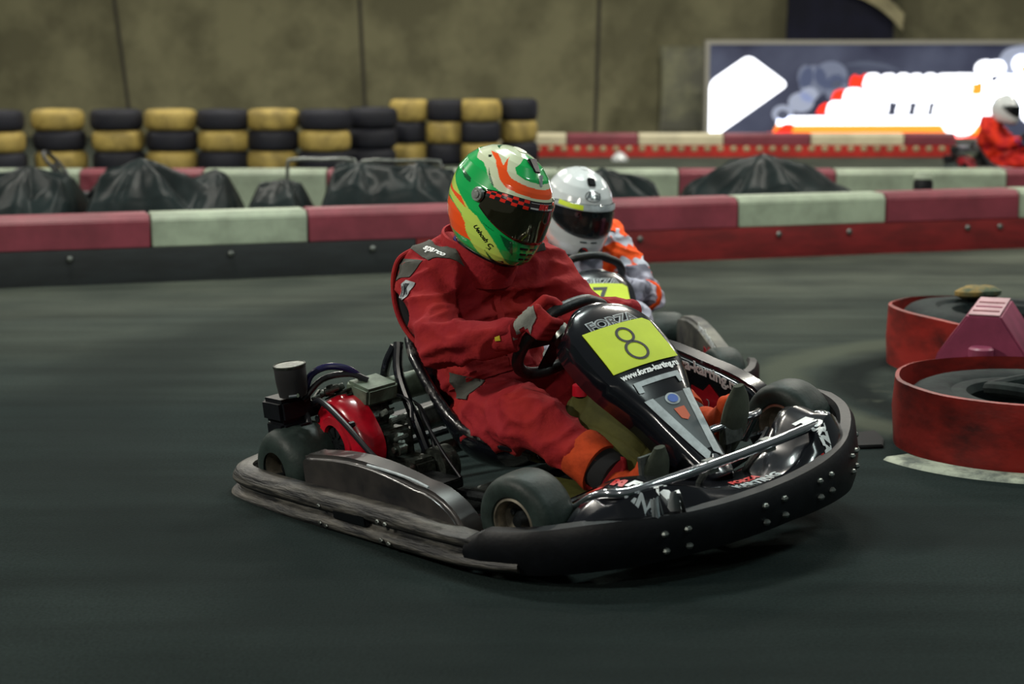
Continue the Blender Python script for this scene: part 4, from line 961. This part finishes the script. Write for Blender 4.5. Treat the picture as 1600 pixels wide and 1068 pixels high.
def shoe(root, an, side, upper, sole):
    """boot with the toes pointing up and the sole facing forward"""
    H = an + V(.03, 0, -.03); T = H + V(.055, .01 * side * -1, .150); d = (T - H).normalized(); dn = V(d.z, 0, -d.x).normalized(); q = MB()
    q.capsule(an - V(.03, 0, -.008), an, .052, .048); q.capsule(an, H, .046, .038); q.capsule(H, H.lerp(T, .72), .036, .026)
    q.capsule(an + V(.0, 0, .0), H.lerp(T, .6), .042, .030)
    for w_ in (-.014, .014): q.capsule(H.lerp(T, .4) + V(0, w_, 0), H.lerp(T, .8) + V(0, w_, 0), .026, .020)
    s = skin('shoe', q, upper, root, .006, 4)
    z = MB(); rg = []
    for k in range(17):
        t = k / 16; w_ = (.052 + .010 * t) * max(.08, sin(pi * t)) ** .45; c = H - d * .045 + (T + d * .035 - H + d * .045) * t + dn * (.030 + .006 * sin(pi * t))
        rg.append([c + V(0, w_ * cos(a), 0) + dn * (.018 * max(.15, sin(pi * t)) ** .4 * sin(a)) for a in [2 * pi * j / 16 for j in range(16)]])
    z.loft(rg); z.build('sole', sole, s)
    return s

# ---- driver of kart 8
J1 = dict(pel=V(.355, 0, .215), wai=V(.30, 0, .36), che=V(.285, -.01, .53), shR=V(.275, -.20, .655), shL=V(.36, .185, .635), neck=V(.37, -.01, .76),
          elR=V(.45, -.30, .50), wrR=V(.625, -.195, .515), elL=V(.53, .225, .455), wrL=V(.66, .235, .50),
          hipR=V(.42, -.115, .225), knR=V(.70, -.185, .275), anR=V(.985, -.155, .135), hipL=V(.42, .115, .225), knL=V(.72, .2, .33), anL=V(.985, .18, .20))
HP = dict(loc=(.469, -.02, .893), rot=(radians(-14), radians(25), radians(2)), k=1.08)
GR, LG, LIME, OR, DG = rgb('#10b257'), rgb('#d9e3c0'), rgb('#c8e664'), rgb('#ff5a1e'), rgb('#065c30')
HPAINT = [
    ([(126, .085), (108, .087), (92, .077), (80, .063), (69, .05), (54, .045), (33, .045), (12, .045), (-20, .045), (-20, .16), (200, .16), (200, .115), (160, .11), (140, .098)], LG),
    ([(126, .117), (105, .121), (87, .115), (70, .105), (72, .117), (74, .129), (64, .111), (58, .097), (48, .087), (30, .083), (8, .081), (-20, .081), (-20, .058), (8, .058), (30, .059), (50, .061), (63, .073), (75, .091), (92, .107)], OR),
    ([(48, .113), (33, .134), (10, .1415), (-20, .1415), (-20, .093), (6, .093), (28, .095), (42, .101)], GR),
    ([(93, .087), (87, .079), (75, .065), (66, .05), (69, .05), (78, .061)], DG),
    ([(200, .03), (150, .02), (126, -.005), (110, -.020), (98, -.029), (88, -.039), (72, -.045), (58, -.061), (46, -.077), (34, -.101), (21, -.130), (6, -.147), (14, -.16), (36, -.16), (60, -.136), (75, -.116), (86, -.093), (98, -.063), (120, -.050), (130, -.045), (200, -.03)], LIME),
    ([(200, -.035), (128, -.051), (117, -.053), (99, -.065), (88, -.081), (82, -.105), (70, -.120), (82, -.122), (99, -.125), (200, -.12)], OR),
    ([(200, .01), (128, -.022), (108, -.022), (99, -.033), (92, -.042), (110, -.036), (128, -.030), (200, -.01)], OR),
    ([(38, -.061), (22, -.071), (16, -.11), (27, -.091)], DG), ([(48, -.122), (28, -.146), (8, -.16), (30, -.155)], DG), ([(63, -.051), (42, -.061), (52, -.059)], DG),
    ([(140, .046), (106, .036), (103, .024), (118, .026)], DG), ([(150, .129), (165, .137), (125, .129)], DG),
    ([(117, .107), (112, .111), (106, .107), (110, .103)], (.01, .02, .01)), ([(26, -.140), (21, -.134), (18, -.142)], (.01, .02, .01)), ([(46, -.116), (40, -.112), (40, -.119)], (.01, .02, .01)),
]
def helm_paint(co):
    p = (math.degrees(math.atan2(-co.y, co.x)), co.z)   # azimuth to the right, mirrored on the left
    a = (abs(p[0]), p[1]); c = GR
    for poly, colr_ in HPAINT:
        if inside(a, poly): c = colr_
    return c
D1, body1 = driver('person', 'person in a red racing suit and green, orange and white helmet, steering kart number 8', J1, M['suit_red'], None, 1, None, None)
D1.location, D1.rotation_euler = POSE1
H1, V1 = make_helmet(D1, 'helmet', M['paint'], M['visor_dark'], HP['k'], HP['loc'], HP['rot'], helm_paint, (360, 220))
H1['label'] = 'green helmet with orange and pale swirls and a mirrored visor'
tb = bvh(body1)
def on_helmet(h, tr, name, body, size, m, a, z, roll=0, shear=0, bold=.0005):
    c = hpt(radians(a), z); n_ = (hpt(radians(a), z, .02) - c).normalized(); tg = (hpt(radians(a + 4), z) - c).normalized(); up = n_.cross(tg)
    ex = tg * cos(roll) + up * sin(roll); return text(name, body, size, m, h, frame(c, ex, n_), bold=bold, shear=shear, onto=tr, lift=.0012)
ht = bvh(H1)
on_helmet(H1, ht, 'lettering', 'Uehosh C.', .0185, M['helmet_black'], -65, -.089, radians(-28), .4)
q = MB()     # checkered strip over the visor
shell_patch(q, radians(76), lambda e: .0525 - .018 * e ** 4, lambda e: .0285 - .010 * e ** 3, .0068, 304, 24)
def strip_paint(co):
    a = math.degrees(math.atan2(-co.y, co.x)); e = abs(a) / 76; zt = .0525 - .018 * e ** 4; zb = .0285 - .010 * e ** 3; t = (co.z - zb) / (zt - zb)
    if abs(a) < 19: return (.008, .008, .01) if not (.2 < t < .85 and abs(a) < 17) else ((.55, .55, .55) if t < .34 or t > .80 else (.02, .01, .01))
    return rgb('#f02a18') if (int((abs(a) - 19) / 6.5) + int(t * 3)) % 2 == 0 else (.008, .008, .01)
vs_ = q.build('visor_strip', M['paint'], H1, angle=60); paint(vs_, strip_paint); vst = bvh(vs_)
on_helmet(H1, vst, 'lettering', 'BRM', .0185, M['red_print'], 0, .041, 0, .3, .0012)
for k, (z, w_) in enumerate(((-.083, 10), (-.099, 8), (-.115, 6))):
    for s in (-1, 1):
        q = MB(); rg = []
        for i in range(9):
            a = radians(s * (1.5 + w_ * 1.25 * i / 8)); rg.append([hpt(a, z + d, o_) for d, o_ in ((-.0028, .0006), (.0028, .0006), (.0022, .0022), (-.0022, .0022))])
        q.loft(rg); q.build('chin_vent', M['helmet_black'], H1)
q = MB(); c = hpt(0, .122)
q.prism([(-.02, -.017), (.018, -.012), (.018, .012), (-.02, .017)], V(.006, 0, .012), c + V(-.012, 0, -.004), (1, 0, -.7), (0, 1, 0)); q.build('top_vent', M['helmet_black'], H1, bevel=.003)
q = MB(); c = hpt(0, .100); q.prism([(-.012, -.007), (.016, -.004), (.016, .004), (-.012, .007)], V(.004, 0, .005), c, (.55, 0, -1), (0, 1, 0)); q.build('vent_slider', M['silver_print'], H1, bevel=.0015)
for s in (-1, 1):
    c = hpt(s * radians(84), .012, .008); d = V(c.x * .2, c.y, 0).normalized(); q = MB(); q.cyl(c - d * .002, c + d * .006, .022, .018, 20); q.cyl(c + d * .006, c + d * .009, .012, .010, 16); q.build('visor_pivot', M['steel'], H1, bevel=.001)
# neck, collar
q = MB(); q.capsule((.35, -.03, .73), (.43, -.03, .82), .092, .08); skin('balaclava', q, M['blue_cloth'], D1, .008, 3)
q = MB(); cc = V(.355, -.03, .742); up = V(.26, 0, 1).normalized(); e1 = V(0, 1, 0); e2 = up.cross(e1); rg = []
for k in range(40):
    a = 2 * pi * k / 40; d = e1 * cos(a) * .110 + e2 * sin(a) * .138; wv = .012 * sin(a * 3)
    rg.append([cc + d * .86 - up * .10, cc + d * (1.05 + wv), cc + d * 1.0 + up * .032, cc + d * .94 + up * .034, cc + d * .93 - up * .04])
rg.append(rg[0]); q.loft(rg, True, False, False); q.build('collar', M['suit_red'], D1)
# gloves, cuffs
def ring_cuff(name, a, b, r, m, parent=D1, flare=1.03, wob=.002):
    a, b = Vector(a), Vector(b); q = MB(); t = (b - a).normalized(); u = t.orthogonal().normalized(); v = t.cross(u); rg = []
    for k, f_ in ((0, .97), (.1, 1), (.5, 1.02), (.9, flare), (1, flare * .97), (.98, .8)):
        rg.append([a.lerp(b, k) + (u * cos(x) + v * sin(x)) * r * f_ * (1 + wob / r * sin(3 * x + k * 4)) for x in [2 * pi * j / 28 for j in range(28)]])
    q.loft(rg); return q.build(name, m, parent)
cR = wheel_pt(-.112, .092); g1, F1 = hand(D1, cR, WE1 * .35 + WE2, -WE1 + WE2 * .35, WN, J1['wrR'] + V(.012, .006, .002), M['suit_red'], patch_m=M['glove_grey'], sc=1.1)
gt = bvh(g1)
patch('grey_patch', [(-.050, -.034), (-.02, -.026), (.0, -.046), (.018, -.026), (.040, -.014), (.046, .024), (.026, .042), (-.012, .038), (-.034, .016), (-.056, -.005)], M['glove_grey'], g1, F1, gt, .0015, 12, .0015)
cu = ring_cuff('cuff', J1['wrR'].lerp(J1['elR'], .10), J1['wrR'] + V(.03, .018, .004), .047, M['suit_red'])
patch('yellow_tab', [(-.008, -.026), (.008, -.026), (.010, .026), (-.006, .026)], M['yellow_tab'], D1, frame(J1['wrR'] + V(-.006, -.0, .0), (1, .6, .1), (.35, -.8, .45)), bvh(cu), .002, 6, .0015)
g2, _ = hand(D1, wheel_pt(.155, .02), WE2, WE1, WN, J1['wrL'] + V(.01, 0, 0), M['suit_red'])
# sleeve and shoulder details
def piping(name, outline, F_, tree, m=M['suit_trim'], r=.0025, lift=.004):
    pts = []; nrm = (F_.to_3x3() @ V(0, 0, 1)).normalized(); n = len(outline)
    for i in range(n):
        a, b = outline[i], outline[(i + 1) % n]; k = max(2, int(math.hypot(b[0] - a[0], b[1] - a[1]) / .008))
        for j in range(k):
            p = F_ @ V(a[0] + (b[0] - a[0]) * j / k, a[1] + (b[1] - a[1]) * j / k, 0); h = tree.ray_cast(p + nrm * .1, -nrm, .3); pts.append((h[0] + nrm * lift) if h[0] is not None and h[1].dot(nrm) > .12 else None)
    k0 = next((i for i, p in enumerate(pts) if p is None), None); q = MB()
    if k0 is None: q.tube(pts, r, 6, 0, True)
    else:
        run = []
        for p in pts[k0:] + pts[:k0] + [None]:
            if p is not None: run.append(p)
            else:
                if len(run) > len(pts) * .3: q.tube(run, r, 6)
                run = []; return q.build(name, m, D1)
FS = frame((.29, -.155, .76), (1, -.05, -.35), (.25, -.55, 1)); oS = [(-.12, -.055), (.05, -.062), (.125, .01), (.06, .03), (.0, .0), (-.12, .03)]
ep = patch('shoulder_patch', oS, M['suit_grey'], D1, FS, tb, .003, 16, .002); piping('piping', oS, FS, tb)
FS2 = FS @ Matrix.Translation((.035, -.022, 0)) @ Matrix.Rotation(radians(8), 4, 'Z')
text('lettering', 'sparco', .030, M['white_print'], ep, FS2, bold=.0012, wide=1.15, onto=tb, lift=.0065)
FL = frame((.40, .125, .74), (.3, -1, 0), (.8, -.25, .9)); oL = [(-.028, -.055), (.028, -.05), (.032, .05), (-.024, .06)]
ep = patch('shoulder_patch', oL, M['suit_grey'], D1, FL, tb, .003, 8, .002); piping('piping', oL, FL, tb)
text('lettering', 'sparco', .026, M['white_print'], ep, FL @ Matrix.Rotation(radians(90), 4, 'Z'), bold=.001, onto=tb, lift=.0065)
FN = frame((.30, -.30, .655), (1, .1, .1), (.25, -1, .45)); oN = [(-.03, -.03), (.002, -.03), (.03, -.012), (.032, .022), (.0, .03), (-.03, .02)]
ep = patch('arm_badge', oN, M['silver_print'], D1, FN, tb, .003, 8, .0015)
for o_ in ([(-.012, -.022), (-.004, -.022), (.014, .018), (.006, .018)], [(-.012, -.022), (-.006, -.022), (-.004, .018), (-.010, .018)], [(.008, -.016), (.014, -.014), (.018, .018), (.011, .018)], [(-.024, -.02), (-.018, -.02), (-.018, .014), (-.024, .012)]):
    patch('badge_mark', o_, M['ink'], ep, FN, tb, .0048, 5, .001)
FG = frame((.215, -.24, .72), (1, 0, .2), (-.3, -1, .8)); oG = [(-.05, -.05), (.08, -.06), (.10, .0), (-.02, .02)]
patch('sleeve_panel', oG, M['suit_grey'], D1, FG, tb, .002, 8, .0015)
FB = frame((.42, -.10, .375), (0, 1, .0), (1, -.3, .35)); oB = [(-.14, -.022), (.16, -.022), (.16, .022), (-.14, .022)]
patch('hip_panel', [(-.05, -.03), (.04, -.035), (.05, .03), (-.04, .045)], M['suit_grey'], D1, frame((.375, -.17, .325), (1, 0, .1), (-.1, -1, .35)), tb, .004, 8, .003)
patch('belt_flap', oB, M['suit_red'], D1, FB, tb, .004, 16, .003); piping('piping', [(-.05, -.02), (-.045, .0), (-.02, .018), (.15, .02), (.15, .019), (-.02, .016), (-.043, -.002), (-.048, -.02)], FB, tb, r=.0015, lift=.008)
FZ = frame((.40, -.03, .54), (0, 1, 0), (1, -.25, .25)); patch('zip_flap', [(-.012, -.17), (.012, -.17), (.014, .14), (-.01, .14)], M['suit_red'], D1, FZ, tb, .004, 14, .003)
FT = frame((.47, -.05, .70), (.2, 1, 0), (1, -.4, .5)); patch('collar_tab', [(-.05, -.012), (.03, -.012), (.03, .012), (-.05, .014)], M['suit_trim'], D1, FT, tb, .006, 6, .003)
# loose back of the suit standing off behind the near arm
Eb = cat_rom([V(.235, -.19, .757), V(.205, -.228, .735), V(.188, -.243, .70), V(.178, -.25, .65), V(.178, -.25, .58), V(.20, -.243, .515), V(.25, -.228, .463), V(.33, -.20, .44)], 5)
q = MB(); q.loft([[p, p + V(-.012, .03, .002 * sin(i)), p + V(-.014, .09, 0), p + V(-.01, .18, 0)] for i, p in enumerate(Eb)], False, False, False); o = q.build('back_flap', M['suit_red'], D1); o.modifiers.new('t', 'SOLIDIFY').thickness = .006
q = MB(); q.loft([[p + V(0, .006, 0), p + V(.02, .014, 0), p + V(.05, .03, 0)] for p in Eb], False, False, False); o = q.build('flap_shadow', M['black_cloth'], D1); o.modifiers.new('t', 'SOLIDIFY').thickness = .003  # black surface standing in for the fold shadow between flap and sleeve
q = MB(); q.tube(Eb, .0075, 8); q.build('piping', M['suit_red'], D1)
# legs: faded hems, black sock, shoes
for s, kn, an in (('R', J1['knR'], J1['anR']), ('L', J1['knL'], J1['anL'])):
    ring_cuff('trouser_hem', kn.lerp(an, .60), kn.lerp(an, .86), .075, M['suit_fade'], wob=.004)
    ring_cuff('sock', kn.lerp(an, .82), kn.lerp(an, 1.03), .0625, M['black_cloth'])
shoe(D1, J1['anR'] + V(.065, 0, -.035), -1, M['suit_fade'], M['shoe_sole'])
shoe(D1, J1['anL'] + V(.075, .01, .0), 1, M['suit_fade'], M['shoe_sole'])

# ---- second kart and driver
K2 = make_kart('7', False, 'black rental go-kart behind the red driver, nose towards the camera')
POSE2 = ((.20, 7.67, 0), (0, 0, radians(-80)))
K2.location, K2.rotation_euler = POSE2; K2.scale = (.88,) * 3
for ch in K2.children:
    if ch.name.startswith('steering_wheel'): ch.location = (.01, 0, .055)
J2 = dict(J1); J2.update(shR=V(.29, -.20, .635), shL=V(.29, .20, .635), elR=V(.50, -.30, .45), wrR=V(.64, -.24, .50), elL=V(.50, .33, .41), wrL=V(.635, .235, .47), neck=V(.36, 0, .75))
def camo_zone(c):
    return 0 if (abs(c.y) > .13 and c.z > .50 and c.x < .46) or c.z < .2 else 1
D2, body2 = driver('person', 'person in orange and grey camouflage suit and white helmet, behind the red driver', J2, [M['camo'], M['lilac']], None, 1, None, None, colr=camo_zone)
D2.location, D2.rotation_euler = POSE2; D2.scale = (.88,) * 3
H2, V2 = make_helmet(D2, 'helmet', M['white_gloss'], M['visor_clear'], 1.27, (.45, 0, .835), (radians(-5), radians(14), radians(8)), None, (120, 80))
H2['label'] = 'plain white helmet with a clear visor'
q = MB(); q.capsule((.0, 0, .01), (.0, 0, -.03), .098, .085)
q.capsule((.085, 0, -.005), (.10, 0, -.03), .012, .016); hd = skin('head', q, M['skin'], H2, .006, 2)
for s in (-1, 1):
    q = MB(); q.ball((.090, s * .033, .0), .0125, 12); q.build('eye', M['white_print'], H2); q = MB(); q.ball((.0985, s * .033, .0), .006, 10); q.build('pupil', M['ink'], H2)
    q = MB(); q.tube([(.092, s * .015, .020), (.095, s * .034, .024), (.086, s * .052, .018)], .004, 6, 3); q.build('brow', M['ink'], H2)
q = MB(); shell_patch(q, radians(72), lambda e: .052 - .016 * e ** 4, lambda e: .031 - .008 * e ** 3, .007, 80, 6)
o = q.build('sun_strip', M['silver_print'], H2, angle=60)
q = MB(); g_ = [[hpt(radians(-62 + 46 * i / 20), .033 + .016 * j / 4, .0085) for j in range(5)] for i in range(21)]; q.loft(g_, False, False, False); q.build('strip_mark', M['plate'], H2)
ht2 = bvh(H2); c = hpt(0, .115)
q = MB(); q.box((0, 0, 0), (.035, .030, .012)); o = q.build('top_vent', M['helmet_black'], H2, bevel=.004, loc=hpt(0, .118, .002)); o.rotation_euler = (0, radians(42), 0)
on_helmet(H2, ht2, 'lettering', 'Arai', .030, M['grey_print'], 0, .078, 0, .3, .001)
q = MB(); rg = [hpt(radians(14 * cos(a)), .078 + .016 * sin(a), .002) for a in [2 * pi * k / 28 for k in range(28)]]; q.tube(rg, .0012, 6, 0, True); q.build('logo_ring', M['grey_print'], H2)
for m_, r_ in (('ink', 1), ('plate', .0)):
    q = MB(); g_ = [hpt(radians(-4), -.12, .001)] ; F_ = frame(hpt(radians(-6), -.122, .003), (hpt(radians(0), -.122) - hpt(radians(-10), -.122)), hpt(radians(-6), -.122, .02) - hpt(radians(-6), -.122))
    if r_: q.lathe([(0, .002), (.019, .002), (.019, 0)], seg=24); o = q.build('round_sticker', M['ink'], H2); o.matrix_local = F_
    else:
        q.lathe([(.0125, .003), (.0165, .003)], seg=16, a0=pi, a1=1.7 * pi); o = q.build('sticker_arc', M['plate'], H2); o.matrix_local = F_
        q = MB(); q.lathe([(.0125, .003), (.0165, .003)], seg=16, a0=0, a1=.6 * pi); o = q.build('sticker_arc', M['red_print'], H2); o.matrix_local = F_
for s in (-1, 1):
    q = MB(); rg = []
    for i in range(7): a = radians(s * (3 + 11 * i / 6)); rg.append([hpt(a, -.084 + d, o_) for d, o_ in ((-.003, .0006), (.003, .0006), (.002, .002), (-.002, .002))])
    q.loft(rg); q.build('chin_vent', M['grey_print'], H2)
q = MB(); q.capsule((.37, 0, .70), (.43, 0, .80), .068, .06); skin('balaclava', q, M['black_cloth'], D2, .008, 3)
q = MB(); cc = V(.37, 0, .725); rg = []
for k in range(32):
    a = 2 * pi * k / 32; d = e1 * cos(a) * .092 + e2 * sin(a) * .085; rg.append([cc + d * 1.1 - up * .05, cc + d * 1.02, cc + d + up * .03, cc + d * .93 + up * .03, cc + d * .92 - up * .04])
rg.append(rg[0]); q.loft(rg, True, False, False); q.build('collar', M['lilac'], D2)
t2 = bvh(body2)
patch('shoulder_patch', [(-.07, -.035), (.06, -.035), (.07, .035), (-.07, .035)], M['orange_cloth'], D2, frame((.30, .17, .74), (1, 0, -.3), (.3, .45, 1)), t2, .004, 8, .004)
text('lettering', 'ОК', .03, M['ink'], D2, frame((.33, .17, .74), (-.1, 1, 0), (.5, .3, 1)), onto=t2, lift=.010)
hand(D2, wheel_pt(-.148, .0), WE2, -WE1, WN, J2['wrR'], M['lilac']); hand(D2, wheel_pt(.155, .0), WE2, WE1, WN, J2['wrL'], M['lilac'])
ring_cuff('elbow_band', J2['elL'].lerp(J2['wrL'], .08), J2['elL'].lerp(J2['wrL'], .30), .072, M['orange_cloth'], D2)
shoe(D2, J1['anR'] + V(.045, 0, -.018), -1, M['black_cloth'], M['helmet_black']); shoe(D2, J1['anL'] + V(.045, 0, -.005), 1, M['black_cloth'], M['helmet_black'])

# ---- far driver by the right edge
K3 = copy_tree(K2); K3['label'] = 'small far go-kart at the right edge in front of the lit sign'
POSE3 = ((4.54, 18.0, 0), (0, 0, radians(-28))); K3.location, K3.rotation_euler = POSE3; K3.scale = (.85,) * 3
D3, body3 = driver('person', 'far person in orange red suit and white helmet before the lit sign', J2, M['far_orange'], None, 1, None, None)
D3.location, D3.rotation_euler = POSE3; D3.scale = (.85,) * 3
H3, V3 = make_helmet(D3, 'helmet', M['white_gloss'], M['helmet_black'], 1.10, (.45, 0, .875), (0, radians(12), radians(-8)), None, (80, 50))
hand(D3, wheel_pt(-.148, .0), WE2, -WE1, WN, J2['wrR'], M['blue_cloth']); hand(D3, wheel_pt(.155, .0), WE2, WE1, WN, J2['wrL'], M['blue_cloth'])
# parked karts half hidden among the covers
for (x, y, rz, lab) in ((-2.95, 13.82, pi, 'parked bare go-kart behind the covers at the left edge'),):
    kk = copy_tree(K2); kk.location = (x, y, 0); kk.rotation_euler = (0, 0, rz); kk.scale = (.86,) * 3; kk['label'] = lab; kk['category'] = 'go-kart'
    for ch in list(kk.children):
        if ch.name.startswith('steering_shield'):
            for g_ in list(ch.children_recursive): bpy.data.objects.remove(g_)
            bpy.data.objects.remove(ch)
# tubular trolley among the covers, small white marker on the track
tro = empty('kart_trolley', (-1.12, 13.6, 0)); tag(tro, 'grey tubular steel trolley with two low hoops behind the tarpaulin covers', 'trolley')
for x0, x1, z_ in ((-.58, -.06, .51), (-.02, .58, .50)):
    q = MB(); q.tube([(x0, 0, .012), (x0, 0, z_ - .06), (x0 + .05, 0, z_), ((x0 + x1) / 2, 0, z_), (x1 - .05, 0, z_), (x1, 0, z_ - .06), (x1, 0, .012)], .014, 10, 4); q.build('hoop', M['steel'], tro)
q = MB()
for y_ in (-.25, .25): q.tube([(-.6, y_, .014), (.6, y_, .014)], .014, 10)
for x_ in (-.6, 0, .6): q.tube([(x_, -.25, .014), (x_, .25, .014)], .014, 10)
q.build('base_frame', M['steel'], tro)
q = MB(); q.lathe([(0, .0), (.10, 0), (.10, .03), (.07, .07), (.03, .10), (0, .11)], seg=20); tag(q.build('track_marker', M['white_gloss'], loc=(1.27, 21.2, 0)), 'small white dome marker standing on the far track', 'marker')
